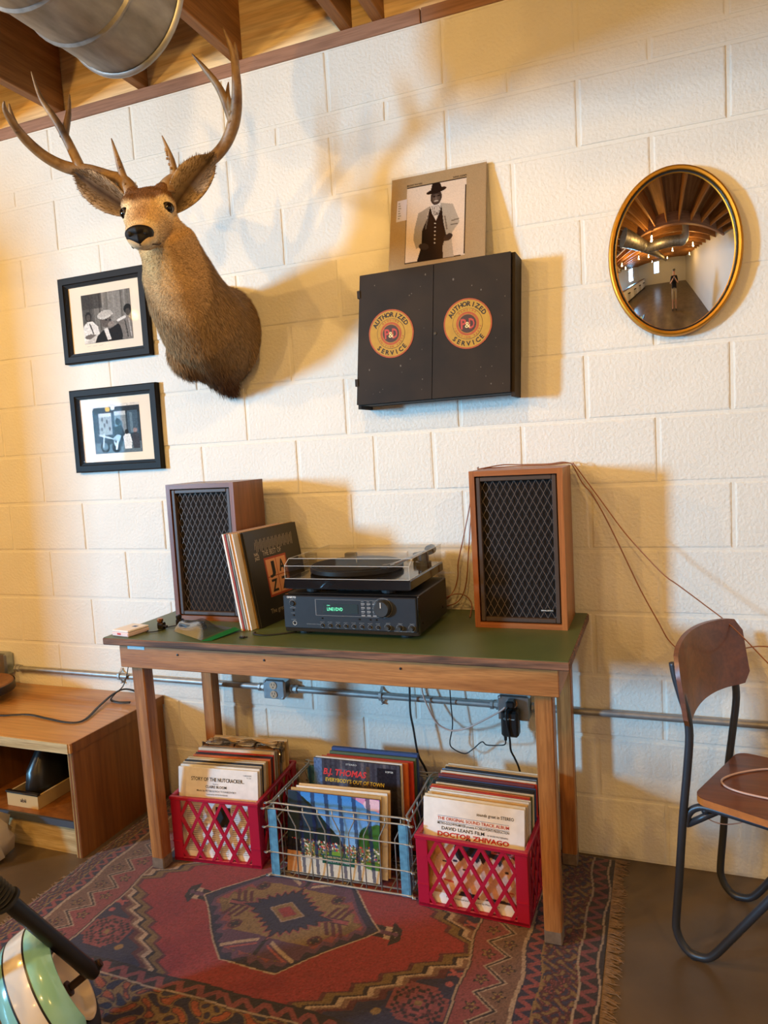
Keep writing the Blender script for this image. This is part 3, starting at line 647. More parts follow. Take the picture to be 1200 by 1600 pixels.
mb = MB(); R_ = [(.115, .125), (.225, .125), (.225, .235), (.115, .235)]; flat(mb, pj, [(.082, .098), (.214, .098), (.214, .230), (.082, .230)], .0003); mb.build('square_border', mat('brick_red', S(168, 66, 40), .5), jz)
mb = MB()
for i in (0, 1):
    for j in (0, 1): x, y = .089 + i * .0605, .105 + j * .0605; flat(mb, pj, [(x, y), (x + .0575, y), (x + .0575, y + .0575), (x, y + .0575)], .0006)
mb.build('letter_square', mat('apricot', S(226, 160, 110), .5), jz)
mb = MB()
for i, (c, x, y) in enumerate((('J', .118, .1535), ('A', .178, .1535), ('Z', .118, .214), ('Z', .178, .214))): text(mb, pj, c, x, y, .041, .036, 'c', z=.0009, bold=.03)
mb.build('big_letter', 'black_ink', jz)
mb = MB(); text(mb, pj, 'THE BEST OF', .082, .090, .018, .11, bold=-.005, z=.0006); text(mb, pj, 'The greatest of', .065, .282, .016, .14, bold=-.005, z=.0006); text(mb, pj, 'JAZZ', .035, .098, .011, .026, bold=.01, z=.0006); text(mb, pj, 'NAL', .035, .084, .011, .026, bold=.01, z=.0006)
for i in range(30): x = .045 + i * .0077; hh = .024 + .02 * abs(math.sin(i * 2.1)); flat(mb, pj, [(x + .004, .052 - hh / 2), (x + .0055, .052 - hh / 2), (x + .0015, .052 + hh / 2), (x, .052 + hh / 2)], .0006)
mb.build('lettering', mat('ink_tan', S(200, 184, 160), .6), jz)
offs = 0.005
for th, sl, hh, m, lab in ((.004, -.004, .315, 'sl_black', 'dark record sleeve just behind the jazz record'), (.007, -.004, .316, 'sl_gold', 'gold and tan record sleeve in the leaning row'), (.0035, -.03, .315, 'sl_white', 'white-edged record sleeve beside the gold one in the leaning row'), (.004, -.03, .315, 'sl_orange', 'orange-edged record sleeve in the leaning row'), (.0035, -.034, .316, 'sl_white', 'cream-edged record sleeve between orange and striped ones'), (.007, -.036, .315, 'sl_dark', 'black and white striped record sleeve in the leaning row'), (.004, -.038, .315, 'sl_red', 'red-edged record sleeve in the leaning row'), (.006, -.04, .316, 'sl_white', 'thick white record sleeve in clear film touching the speaker')):
    lean_sleeve(offs, th, sl, hh, m, lab); offs += th + .0012

# ------------------------------------------------------------------ small things on the table's left end
t = thing('zip_bag', 'clear zip bag with green seal holding a coiled grey cable', 'plastic bag', (-1.2, -.42, TZ))
mb = MB(); gx, gy = 16, 10; V = []
c00, c10, c11, c01 = Vector((-1.285, -.435, 0)), Vector((-1.115, -.522, 0)), Vector((-1.085, -.375, 0)), Vector((-1.30, -.30, 0))
for j in range(gy + 1):
    for i in range(gx + 1):
        a, b = i / gx, j / gy; p = (c00 * (1 - a) + c10 * a) * (1 - b) + (c01 * (1 - a) + c11 * a) * b
        h = TZ + .003 + .034 * math.sin(PI * min(1, b * 1.1)) * (.35 + .65 * math.sin(PI * (1 - a) * .9)) + .006 * math.sin(9 * a + 5 * b) * math.sin(PI * b)
        V.append((p.x, p.y, max(h, TZ + .002)))
mb.add(V, [(j * (gx + 1) + i, j * (gx + 1) + i + 1, (j + 1) * (gx + 1) + i + 1, (j + 1) * (gx + 1) + i) for j in range(gy) for i in range(gx)])
mb.build('film', 'bag_film', t, smooth=True)
mb = MB(); mb.loft([[(x, y, z) for x, y, z in ((-1.113, -.524, TZ + .0012), (-1.084, -.513, TZ + .0016), (-1.084, -.513, TZ + .0028), (-1.113, -.524, TZ + .0024))], [(x, y, z) for x, y, z in ((-1.088, -.378, TZ + .008), (-1.055, -.398, TZ + .006), (-1.055, -.398, TZ + .0075), (-1.088, -.378, TZ + .0095))]])
mb.build('green_seal', mat('seal_green', S(24, 120, 58), .35), t)
mb = MB(); P = []
for k in range(70):
    a = k * .36; rr = .036 + .005 * math.sin(k * .7); P.append((-1.232 + rr * 1.25 * math.cos(a), -.405 + rr * .72 * math.sin(a), TZ + .0065 + .018 * k / 70 + .002 * math.sin(k * 1.3)))
mb.tube(P, .0034, 6); mb.build('coiled_cable', mat('cable_slate', S(58, 68, 76), .4), t, smooth=True)
t = thing('plastic_case', 'small white plastic case at the table corner', 'case', (-1.42, -.48, TZ))
M_ = Matrix.Translation((-1.423, -.474, TZ)) @ Matrix.Rotation(math.radians(-8), 4, 'Z')
MB().box(-.038, .038, -.045, .045, .0005, .014, b=.003, M=M_).build('tray', mat('case_pink', S(226, 200, 196), .35), t); MB().box(-.038, .038, -.045, .045, .0145, .021, b=.003, M=M_).build('lid', mat('case_white', S(238, 232, 226), .3), t)
MB().box(-.002, .016, .006, .02, .021, .0214, M=M_).build('print', 'blue_ink', t); MB().box(-.012, .004, -.0455, -.045, .006, .012, M=M_).build('print', 'red_ink', t)
mat('bead_black', (.015, .012, .010), .25)
for i, (x, y, lab) in enumerate(((-1.355, -.405, 'small black audio connector with copper ring nearest the white case'), (-1.32, -.352, 'small black audio connector beside the zip bag'))):
    t = thing('audio_plug', lab, 'connector', (x, y, TZ), 'audio connectors')
    MB().box(x - .012, x + .012, y - .010, y + .010, TZ + .0005, TZ + .022, b=.003).build('body', 'bead_black', t)
    MB().lathe([(.008, 0), (.010, .004), (.010, .012), (.006, .014)], (x - .002, y - .002, TZ + .0225), n=14).build('ring', mat('copper', S(190, 120, 80), .3, 1) if i == 0 else 'bead_black', t, smooth=AUTO)
    MB().lathe([(.004, 0), (.004, .02), (1e-4, .021)], (x + .011, y - .004, TZ + .012), (1, -.3, 0), 8).build('pin', 'chrome' if i else 'bead_black', t)
cord('thin_lead', [(-1.382, -.44, TZ + .003), (-1.37, -.462, TZ + .003), (-1.345, -.45, TZ + .003), (-1.335, -.42, TZ + .003), (-1.34, -.395, TZ + .003), (-1.325, -.37, TZ + .003), (-1.30, -.365, TZ + .003)], .0017, 'black_cable', 'thin black lead between the two audio connectors', 'wire')
mb = MB().box(-.009, .009, -.006, .006, 0, .006, b=.002, M=Matrix.Translation((-1.003, -.468, TZ + .0005))); mb.tube([(-1.0, -.468, TZ + .003), (-.988, -.462, TZ + .003)], .002, 5)
tag(mb.build('binder_clip', 'bead_black'), 'tiny black clip lying in front of the leaning records', 'clip')
cord('flat_strap', [(-1.0, -.40, TZ + .003), (-.985, -.425, TZ + .003), (-.95, -.432, TZ + .003), (-.915, -.418, TZ + .003), (-.86, -.38, TZ + .004)], .006, 'black_cable', 'black flat strap curling out from under the receiver', 'strap', n=4, sq=(1, .18))
cord('speaker_lead', [(-1.395, -.12, TZ + .004), (-1.42, -.10, TZ + .004), (-1.45, -.06, TZ + .003), (-1.44, -.03, TZ + .003), (-1.39, -.02, TZ + .003)], .002, 'black_cable', 'thin black lead behind the left speaker', 'wire')
# ------------------------------------------------------------------ mule deer shoulder mount
HY, HP, HR = math.radians(25.2), math.radians(-13.3), math.radians(5.3)
Hf = Vector((math.sin(HY) * math.cos(HP), -math.cos(HY) * math.cos(HP), math.sin(HP)))
_r = Vector((math.cos(HY), math.sin(HY), 0)); _u = Hf.cross(-_r).normalized(); _u = _u if _u.z > 0 else -_u
Hr = _r * math.cos(HR) + _u * math.sin(HR); Hu = -_r * math.sin(HR) + _u * math.cos(HR)
HO = Vector((-1.163, -.547, 2.095))
def hl(x, y, z): return HO + Hr * x + Hf * y + Hu * z
t = thing('deer_mount', 'mule deer shoulder mount with wide branching antlers on the block wall', 'deer mount', (-1.29, -.005, 1.615))
secs = []
for y, z, w_, h, e in ((-.125, -.045, .045, .05, 2), (-.10, -.02, .062, .068, 2), (-.06, .0, .072, .072, 2.2), (-.02, -.012, .074, .07, 2.3), (.02, -.03, .066, .064, 2.3), (.06, -.047, .052, .056, 2.3), (.10, -.064, .045, .049, 2.5), (.135, -.074, .041, .038, 2.6), (.165, -.080, .039, .034, 2.6), (.187, -.084, .033, .028, 2.4), (.197, -.086, .018, .015, 2)):
    q = []
    for k in range(24):
        a = 2 * PI * k / 24; c, s = math.cos(a), math.sin(a); c = math.copysign(abs(c) ** (2 / e), c); s = math.copysign(abs(s) ** (2 / e), s)
        wx = w_ * (1.0 + (.06 if s > 0 else -.10 * abs(s)))
        q.append(hl(c * wx, y, z + s * h))
    secs.append(q)
mb = MB().loft(secs)
for sx in (-1, 1):                                   # cheek, brow, antler pedicle
    mb.sphere(hl(sx * .038, -.035, -.055), .048, 12, 8); mb.sphere(hl(sx * .046, -.012, .022), .030, 12, 8); mb.sphere(hl(sx * .046, -.06, .055), .024, 12, 8)
path = [Vector(hl(0, -.075, -.035)), Vector((-1.160, -.475, 2.025)), Vector((-1.183, -.405, 1.957)), Vector((-1.213, -.32, 1.894)), Vector((-1.228, -.235, 1.838)), Vector((-1.252, -.15, 1.805)), Vector((-1.268, -.07, 1.81)), Vector((-1.278, -.004, 1.825))]
rr = [(.066, .070), (.083, .090), (.105, .112), (.125, .132), (.142, .152), (.152, .160), (.152, .168), (.150, .170)]
secs = []
for i, (p, (ra, rb)) in enumerate(zip(path, rr)):
    T = (path[min(i + 1, 7)] - path[max(i - 1, 0)]).normalized()
    if i >= 6: T = Vector((0, 1, 0))
    U = (Vector((0, 0, 1)) - T * T.z).normalized(); Wv = T.cross(U)
    secs.append([p + Wv * math.cos(2 * PI * k / 28) * ra + U * math.sin(2 * PI * k / 28) * rb for k in range(28)])
mb.loft(secs)
for c, r, sc in (((-1.255, -.10, 1.700), .070, (1, 1.0, 1.1)), ((-1.262, -.06, 1.655), .046, (1, .9, 1.0)), ((-1.264, -.035, 1.635), .03, (1, .9, 1.0)), ((-1.40, -.05, 1.775), .07, (.85, .7, .75)), ((-1.20, -.06, 1.75), .08, (1, .7, .9)), ((-1.30, -.20, 1.735), .09, (.8, 1.1, .9))): mb.sphere(c, r, 14, 10, sc)
tmp = mb.build('tmp', 'black'); md = tmp.modifiers.new('r', 'REMESH'); md.mode = 'VOXEL'; md.voxel_size = .0065
sm = tmp.modifiers.new('s', 'SMOOTH'); sm.factor = .5; sm.iterations = 7
dg = bpy.context.evaluated_depsgraph_get(); me = bpy.data.meshes.new_from_object(tmp.evaluated_get(dg))
DV = np.array([tuple(v.co) for v in me.vertices]) + np.array(ORG[tmp.name]); DF = [tuple(p.vertices) for p in me.polygons]
DN = np.array([tuple(v.normal) for v in me.vertices])
bpy.data.objects.remove(tmp); DV[:, 1] = np.minimum(DV[:, 1], -.002)
def dcol(P):
    """coat colour by place on the animal"""
    Q = P - np.array(HO); x, y, z = Q @ np.array(Hr), Q @ np.array(Hf), Q @ np.array(Hu)
    C_ = np.zeros_like(P) + srgb((158, 130, 94))
    def mix(m, col): 
        m = np.clip(m, 0, 1)[:, None]; C_[:] = C_ * (1 - m) + srgb(col) * m
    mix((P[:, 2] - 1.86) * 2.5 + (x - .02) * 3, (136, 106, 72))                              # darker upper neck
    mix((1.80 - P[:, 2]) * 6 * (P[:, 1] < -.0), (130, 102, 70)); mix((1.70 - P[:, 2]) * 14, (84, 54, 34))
    hd = np.clip((y + .085) * 30, 0, 1); mix(hd, (196, 164, 120))
    mix(hd * np.clip((z - .012) * 60, 0, 1) * np.clip((.055 - y) * 25, 0, 1), (104, 72, 44))   # forehead
    mix(hd * np.clip(1 - np.hypot((np.abs(x) - .056) / .04, np.hypot(y - .018, z) / .04), 0, 1) * 2.2, (222, 198, 156))
    mix(np.clip((y - .13) * 30, 0, 1) * np.clip((-.085 - z) * 60, 0, 1), (206, 190, 160))
    mix(np.exp(-((P[:, 0] + 1.215) / .075) ** 2 - ((P[:, 2] - 1.965) / .055) ** 2) * (P[:, 1] < -.44) * 1.3, (206, 180, 130))     # pale throat patch
    mix(hd * np.exp(-(x / .022) ** 2) * np.clip((z + .055) * 40, 0, 1) * np.clip((y - .02) * 20, 0, 1) * .7, (150, 112, 74)); mix(np.exp(-((y - .150) / .022) ** 2) * .75, (218, 198, 160)); mix(hd * np.clip((np.abs(x) - .03) * 50, 0, 1) * np.clip((-.035 - z) * 40, 0, 1) * np.clip((.09 - y) * 20, 0, 1) * .6, (160, 124, 82))
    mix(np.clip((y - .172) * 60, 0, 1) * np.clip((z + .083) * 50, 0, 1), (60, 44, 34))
    return C_
attrmat('deer_hide', .85, .15, bump=.5, bscale=500); attrmat('deer_fur', .8, .15)
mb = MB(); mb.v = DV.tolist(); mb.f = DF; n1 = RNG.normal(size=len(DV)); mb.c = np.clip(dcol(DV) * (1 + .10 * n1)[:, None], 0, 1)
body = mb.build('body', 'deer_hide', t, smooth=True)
# coat: short hairs lying along the neck
NS = 64000; tri = np.array([(f[0], f[1], f[2]) for f in DF] + [(f[0], f[2], f[3]) for f in DF if len(f) == 4])
A_, B_, C2 = DV[tri[:, 0]], DV[tri[:, 1]], DV[tri[:, 2]]; ar = np.linalg.norm(np.cross(B_ - A_, C2 - A_), axis=1)
pick = RNG.choice(len(tri), NS, p=ar / ar.sum()); a, b = RNG.random(NS), RNG.random(NS); fl = a + b > 1; a[fl], b[fl] = 1 - a[fl], 1 - b[fl]
P = A_[pick] * (1 - a - b)[:, None] + B_[pick] * a[:, None] + C2[pick] * b[:, None]; Nm = DN[tri[pick, 0]]
Q = P - np.array(HO); yl = Q @ np.array(Hf); zl = Q @ np.array(Hu); head = np.clip((yl + .09) * 25, 0, 1)[:, None]
flow = np.array([-.05, .62, -.78])[None] * (1 - head) - np.array(Hf)[None] * head + RNG.normal(size=(NS, 3)) * .22
flow -= Nm * (flow * Nm).sum(1)[:, None]; flow /= np.linalg.norm(flow, axis=1)[:, None] + 1e-9
low = np.clip((1.74 - P[:, 2]) * 12, 0, 1)
ln = (.017 * (1 - head[:, 0]) + .0055 * head[:, 0] + .022 * low) * RNG.uniform(.6, 1.3, NS)
ok = (P[:, 1] < -.006) & ~((yl > .165)); lift = .30 + .15 * low
side = np.cross(flow, Nm); tip = P + flow * ln[:, None] + Nm * (ln * lift)[:, None]; hw = (.0010 + .0005 * low)[:, None]
V = np.stack([P - side * hw, P + side * hw, tip], 1)[ok]; tip_ok = np.minimum(V[..., 1], -.001); V[..., 1] = tip_ok
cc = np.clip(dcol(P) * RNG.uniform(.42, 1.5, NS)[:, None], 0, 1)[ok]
mb = MB(); mb.v = V.reshape(-1, 3).tolist(); k = len(V); mb.f = np.arange(3 * k).reshape(-1, 3).tolist(); mb.c = np.repeat(cc, 3, 0)
mb.build('fur', 'deer_fur', t)['kind'] = 'stuff'
# antlers
m = mat('antler', S(164, 134, 94), .5, n=.5, nscale=22, bump=.5, bscale=120, col2=S(96, 68, 44), dist=.003)
ANT = {'R': [([(-1.137, -.478, 2.155), (-1.14, -.475, 2.179), (-1.116, -.448, 2.213), (-1.083, -.41, 2.245), (-1.04, -.379, 2.274), (-.997, -.369, 2.312), (-.957, -.384, 2.353), (-.924, -.413, 2.389), (-.899, -.445, 2.441), (-.888, -.473, 2.495), (-.898, -.5, 2.557)], [.024, .025, .019, .018, .018, .0175, .019, .017, .0135, .009, .002]),
    ([(-.899, -.442, 2.43), (-.89, -.452, 2.497), (-.881, -.469, 2.527)], [.011, .007, .002]), ([(-.95, -.392, 2.355), (-.979, -.405, 2.449), (-1.015, -.422, 2.508), (-1.046, -.437, 2.551)], [.016, .012, .0085, .0015]),
    ([(-.94, -.41, 2.37), (-.96, -.396, 2.431), (-.966, -.377, 2.48)], [.012, .0075, .0015]), ([(-1.123, -.462, 2.207), (-1.121, -.472, 2.254), (-1.129, -.498, 2.315)], [.014, .0095, .0015])],
  'L': [([(-1.235, -.52, 2.15), (-1.244, -.524, 2.182), (-1.272, -.521, 2.209), (-1.312, -.518, 2.226), (-1.378, -.527, 2.252), (-1.435, -.554, 2.263), (-1.468, -.602, 2.283), (-1.476, -.661, 2.31), (-1.461, -.72, 2.334), (-1.453, -.75, 2.354), (-1.438, -.765, 2.368)], [.024, .025, .019, .018, .0185, .018, .016, .0145, .011, .007, .002]),
    ([(-1.464, -.70, 2.318), (-1.47, -.713, 2.359), (-1.473, -.715, 2.39)], [.010, .0065, .0015]), ([(-1.40, -.535, 2.252), (-1.422, -.558, 2.333), (-1.44, -.578, 2.388), (-1.467, -.602, 2.451), (-1.478, -.618, 2.52)], [.016, .0135, .0115, .0075, .0015]),
    ([(-1.432, -.562, 2.345), (-1.414, -.555, 2.41), (-1.406, -.551, 2.468)], [.013, .0085, .0015]), ([(-1.252, -.524, 2.19), (-1.259, -.537, 2.247), (-1.26, -.56, 2.311)], [.014, .0095, .0015])]}
for sd, lab in (('R', 'right antler as seen, curving up toward the ceiling'), ('L', 'left antler as seen, sweeping out over the frame edge')):
    mb = MB()
    for pts, rad in ANT[sd]:
        sp = smoothpath(pts, 5); rs = np.interp(np.linspace(0, len(pts) - 1, len(sp)), range(len(pts)), rad); mb.tube(sp, list(rs), 9)
    b_ = Vector(ANT[sd][0][0][1])
    for k in range(60):                                # pearling round the burr and brow tine
        if k < 26: c = b_ + Vector((random.gauss(0, .011), random.gauss(0, .011), random.gauss(0, .007)))
        else:
            q = ANT[sd][4][0]; f_ = random.random() * .7; c = Vector(q[0]).lerp(Vector(q[2]), f_) + Vector((random.gauss(0, .0045 * (1 - f_)), random.gauss(0, .0045 * (1 - f_)), 0))
        mb.sphere(c, .0042, 5, 4)
    mb.build('antler', m, t, smooth=True)['label'] = lab
# ears
def ear(base, tip, W_, N_, label):
    base, tip, N_ = Vector(base), Vector(tip), Vector(N_); ax = (tip - base); L_ = ax.length; ax.normalize(); N_ = (N_ - ax * N_.dot(ax)).normalized(); sd = ax.cross(N_)
    secs = []; n = 9
    for i in range(15):
        s = i / 14; w_ = W_ * (.20 + .80 * math.sin(PI * min(1, s * .95 + .05)) ** .8) * (1 if s < .75 else math.sqrt(max(.004, 1 - ((s - .75) / .25) ** 2)))
        dp = .55 * w_ * (1 - .55 * s); c = base + ax * L_ * s + N_ * (.012 * math.sin(PI * s)); th = .004
        fr = [c + sd * w_ * q + N_ * (dp * q * q) for q in np.linspace(-1, 1, n)]; bk = [c + sd * w_ * q * 1.02 + N_ * (dp * q * q) - N_ * th for q in np.linspace(1, -1, n)]
        secs.append(fr + bk)
    mb = MB().loft(secs); V = np.array(mb.v); nv = 2 * n; cols = np.zeros((len(V), 3)); 
    for i in range(len(V)):
        j = i % nv; s = (i // nv) / 14
        if j < n: q = abs(j - 4) / 4; c = np.array(S(70, 52, 38)) * (1 - q) + np.array(S(164, 142, 114)) * q; c = c * (.7 + .4 * q)
        else: c = np.array(S(96, 70, 46))
        if s > .85: c = c * .45
        cols[i] = c * random.uniform(.8, 1.2)
    mb.c = cols; o = mb.build('ear', 'deer_hide', t, smooth=True); o['label'] = label
    F_ = []; FC = []                                    # ear fringe
    for k in range(1500):
        s = random.random() ** .9; q = random.choice((-1, 1)) * random.uniform(.25, 1.0); i = s * 14; w_ = W_ * (.20 + .80 * math.sin(PI * min(1, s * .95 + .05)) ** .8) * (1 if s < .75 else math.sqrt(max(.004, 1 - ((s - .75) / .25) ** 2)))
        c = base + ax * L_ * s + sd * w_ * q + N_ * (.55 * w_ * (1 - .55 * s) * q * q + .012 * math.sin(PI * s))
        d = (ax * .8 + sd * q * random.uniform(.0, .8) + N_ * random.uniform(.05, .4)).normalized(); ln_ = random.uniform(.006, .012); w2 = d.cross(N_).normalized() * .0008
        F_ += [c - w2, c + w2, c + d * ln_]; cc_ = np.array(S(120, 98, 74)) * random.uniform(.25, 1.0) if abs(q) < .85 else np.array(S(100, 74, 48)) * random.uniform(.5, 1.1); FC += [cc_] * 3
    mb = MB(); mb.v = [tuple(q) for q in F_]; mb.f = [(3 * k, 3 * k + 1, 3 * k + 2) for k in range(len(F_) // 3)]; mb.c = np.array(FC); mb.build('ear_hair', 'deer_fur', o)['kind'] = 'stuff'
eR0 = hl(.058, -.075, .002); eL0 = hl(-.058, -.075, .008)
ear(eR0, (-1.005, -.42, 2.266), .050, Hf * .9 - Hr * .15 + Vector((0, 0, -.1)), 'right ear as seen, standing up under the antler')
ear(eL0, (-1.39, -.58, 2.235), .046, Hf * .9 + Vector((.1, 0, -.25)), 'left ear as seen, stretched out sideways')
# eyes, nose, mouth
mat('eye_black', (.004, .003, .002), .12, spec=.4); mat('nose_black', (.006, .005, .006), .5, spec=.25, bump=.5, bscale=900)
for sx in (-1, 1):
    c = hl(sx * .0595, .016, -.002); e = MB().sphere(c, .0172, 16, 12).build('eye', 'eye_black', t, smooth=True)
    nrm = (Hr * sx * .85 + Hf * .5).normalized(); mb = MB().tube([c + nrm * .0075 + (Hu * math.sin(a) * .0118 + (Hf * .86 - Hr * sx * .5).normalized() * math.cos(a) * .0165) for a in np.linspace(0, 2 * PI, 20)[:-1]], .0035, 6, closed=True); mb.build('eyelid', mat('lid', (.03, .018, .01), .7) if 'lid' not in MATS else 'lid', e, smooth=True)
mb = MB(); secs = []
for y, s in ((.160, .96), (.172, 1.06), (.184, 1.08), (.194, 1.0), (.201, .82), (.205, .5), (.206, .15)):
    q = []
    for k in range(24):
        a = 2 * PI * k / 24; c, sn = math.cos(a), math.sin(a); px = .036 * c * (1 if sn > 0 else 1 - .55 * sn * sn); pz = (.021 if sn > 0 else .028) * math.copysign(abs(sn) ** .85, sn)
        q.append(hl(px * s, y - abs(px) * .30 + .003 - .004 * (sn < 0) * abs(sn), -.074 + pz * s))
    secs.append(q)
mb.loft(secs); nz = mb.build('nose', 'nose_black', t, smooth=True)
for sx in (-1, 1): MB().sphere(hl(sx * .022, .1945, -.072), .0072, 10, 8, (1, 1, 1)).build('nostril', 'black_matte', nz, smooth=True)
MB().tube([hl(-.034, .13, -.104), hl(-.028, .17, -.103), hl(0, .194, -.102), hl(.028, .17, -.103), hl(.036, .13, -.104), hl(.036, .10, -.099)], .0022, 6).build('mouth', 'lid', t, smooth=True)

# ------------------------------------------------------------------ two framed photographs
mat('frame_black', (.009, .007, .006), .55, spec=.18, n=.3, nscale=30); mat('mat_board', S(240, 226, 204), .8)
def framed(x0, x1, z0, z1, label, paint, pr, slabel):
    t = thing('picture_frame', label, 'picture', ((x0 + x1) / 2, -.013, z0), 'framed photographs under the deer')
    D = -.026; prof = [(0, -.001), (0, D + .004), (.004, D), (.026, D), (.029, D + .005), (.031, D + .005), (.032, D + .008), (.035, D + .008), (.036, D + .011), (.039, D + .011), (.040, -.006), (.040, -.001)]
    cor = [(x0, z0, 1, 1), (x1, z0, -1, 1), (x1, z1, -1, -1), (x0, z1, 1, -1)]
    for i in range(4):
        a, b = cor[i], cor[(i + 1) % 4]
        MB().loft([[(a[0] + a[2] * d, y, a[1] + a[3] * d) for d, y in prof], [(b[0] + b[2] * d, y, b[1] + b[3] * d) for d, y in prof]]).build('frame_rail', 'frame_black', t, smooth=False)
    MB().box(x0 + .037, x1 - .037, -.009, -.004, z0 + .037, z1 - .037).build('mat_board', 'mat_board', t)
    W_, H_ = x1 - x0, z1 - z0; pl = Plane((x0, -.009, z1), (x1, -.009, z1), (x0, -.009, z0)); a, b, c, d = pr
    ph = paint.mesh('photograph', pl, a * W_, b * H_, c * W_, d * H_, 'print_matte', t, z=.0006, label=slabel)
    mb = MB(); text(mb, pl, 'signed print', a * W_ + .012, d * H_ + .022, .006, .06, shear=.3, z=.0006, bold=-.008) if 0 else None
    for k in range(3): flat(mb, pl, [(a * W_ + .01 + .03 * k, d * H_ + .010), (a * W_ + .03 + .03 * k, d * H_ + .009), (a * W_ + .03 + .03 * k, d * H_ + .0098), (a * W_ + .01 + .03 * k, d * H_ + .0108)], .0006)
    mb.build('pencil_caption', 'grey_ink', t)['kind'] = 'stuff'
    MB().box(x0 + .039, x1 - .039, -.0145, -.0135, z0 + .039, z1 - .039).build('glass', 'picture_glass', t)
p = Paint(110, 96, (120, 116, 110), 3)
for i in range(14): p.rect(i / 14, 0, i / 14 + .035, .75, (150 - 40 * (i % 3), 146 - 40 * (i % 3), 140 - 40 * (i % 3)), .7)
p.rect(0, 0, .42, .3, (50, 46, 44), .75).rect(0, 0, .25, .65, (62, 58, 54), .7).rect(.55, 0, .8, .6, (150, 146, 140), .6)
p.ell(.12, .45, .065, .10, (40, 36, 34)).poly([(.02, .62), (.10, .55), (.2, .55), (.30, .66), (.34, .85), (.30, 1), (.0, 1), (.0, .68)], (226, 222, 216)).ell(.12, .47, .045, .07, (86, 78, 72)).line([(.14, .6), (.2, .8)], .012, (60, 56, 52)).ell(.14, .86, .12, .05, (110, 102, 96)).poly([(.05, .95), (.3, .82), (.36, 1), (.05, 1)], (200, 196, 190))
p.poly([(.22, 1), (.28, .86), (.40, .76), (.56, .74), (.72, .66), (.82, .78), (.78, 1)], (30, 28, 27)).ell(.47, .56, .11, .15, (96, 88, 82)).ell(.46, .45, .155, .085, (206, 202, 194), rot=-.2).poly([(.30, .5), (.40, .37), (.58, .38), (.64, .46), (.5, .48)], (190, 184, 176)).poly([(.42, .74), (.5, .72), (.56, .96), (.48, .96)], (224, 220, 214)).ell(.58, .66, .07, .06, (140, 130, 122)).ell(.56, .57, .02, .02, (40, 36, 34)).ell(.48, .56, .02, .015, (40, 36, 34))
p.ell(.93, .40, .08, .10, (32, 30, 28)).ell(.93, .46, .05, .07, (74, 68, 62)).poly([(.74, .62), (.9, .53), (1, .56), (1, 1), (.82, 1)], (122, 116, 110)).line([(.72, .6), (.86, .55)], .025, (226, 222, 216)).line([(.86, .62), (.9, .95)], .01, (60, 56, 52)).line([(.94, .6), (.97, .95)], .01, (180, 174, 168)).noise(.12).noise(.08, 3)
framed(-2.0355, -1.608, 1.780, 2.118, 'upper black-framed photo of three street musicians beside the deer', p, (.235, .22, .80, .785), 'black and white photo of seated musicians, one in a flat cap')
p = Paint(110, 100, (52, 66, 76), 4)
p.rect(0, 0, 1, .10, (220, 212, 200)).rect(.02, .06, 1, .2, (44, 50, 56)).rect(.12, .18, .4, .62, (150, 158, 160)).rect(.46, .16, .7, .6, (130, 140, 144)).rect(.12, .18, .4, .25, (196, 200, 200)).rect(.46, .16, .7, .24, (190, 196, 196)).ell(.33, .10, .05, .05, (226, 172, 70)).rect(.40, .05, .48, .12, (226, 224, 216))
p.rect(.74, .16, .95, .62, (70, 92, 108)).rect(.78, .2, .84, .6, (104, 128, 142)).rect(.0, .78, 1, 1, (96, 112, 120))
for x, y in ((.2, .3), (.24, .42), (.3, .35), (.35, .5), (.18, .5), (.52, .32), (.6, .4), (.56, .5)): p.ell(x, y, .02, .045, (40, 48, 54), .8)
p.ell(.53, .37, .06, .07, (22, 24, 28)).poly([(.44, .48), (.6, .42), (.66, .62), (.58, .88), (.44, .8)], (26, 30, 36)).ell(.22, .86, .10, .12, (18, 22, 26)).ell(.22, .86, .06, .075, (104, 120, 128)).ell(.46, .88, .10, .11, (18, 22, 26)).line([(.12, .62), (.26, .66), (.4, .72), (.46, .86)], .018, (190, 198, 202)).line([(.52, .66), (.46, .92)], .018, (226, 228, 228)).line([(.22, .6), (.18, .86)], .012, (214, 220, 222)).ell(.33, .76, .09, .06, (30, 36, 42)).poly([(.40, .70), (.5, .62), (.58, .66), (.52, .78)], (170, 178, 182))
p.poly([(.62, .68), (.69, .60), (.77, .63), (.80, .78), (.78, .92), (.64, .92)], (226, 228, 226)).ell(.70, .58, .04, .05, (34, 32, 34)).poly([(.80, .66), (.88, .58), (.95, .64), (.96, .92), (.82, .92)], (60, 62, 70)).ell(.88, .56, .045, .045, (150, 130, 128)).noise(.12).noise(.08, 3)
framed(-2.029, -1.5985, 1.341, 1.6745, 'lower black-framed photo of a street motorbike above the left speaker', p, (.23, .20, .775, .785), 'bluish photo of people and a motorbike before shop windows')

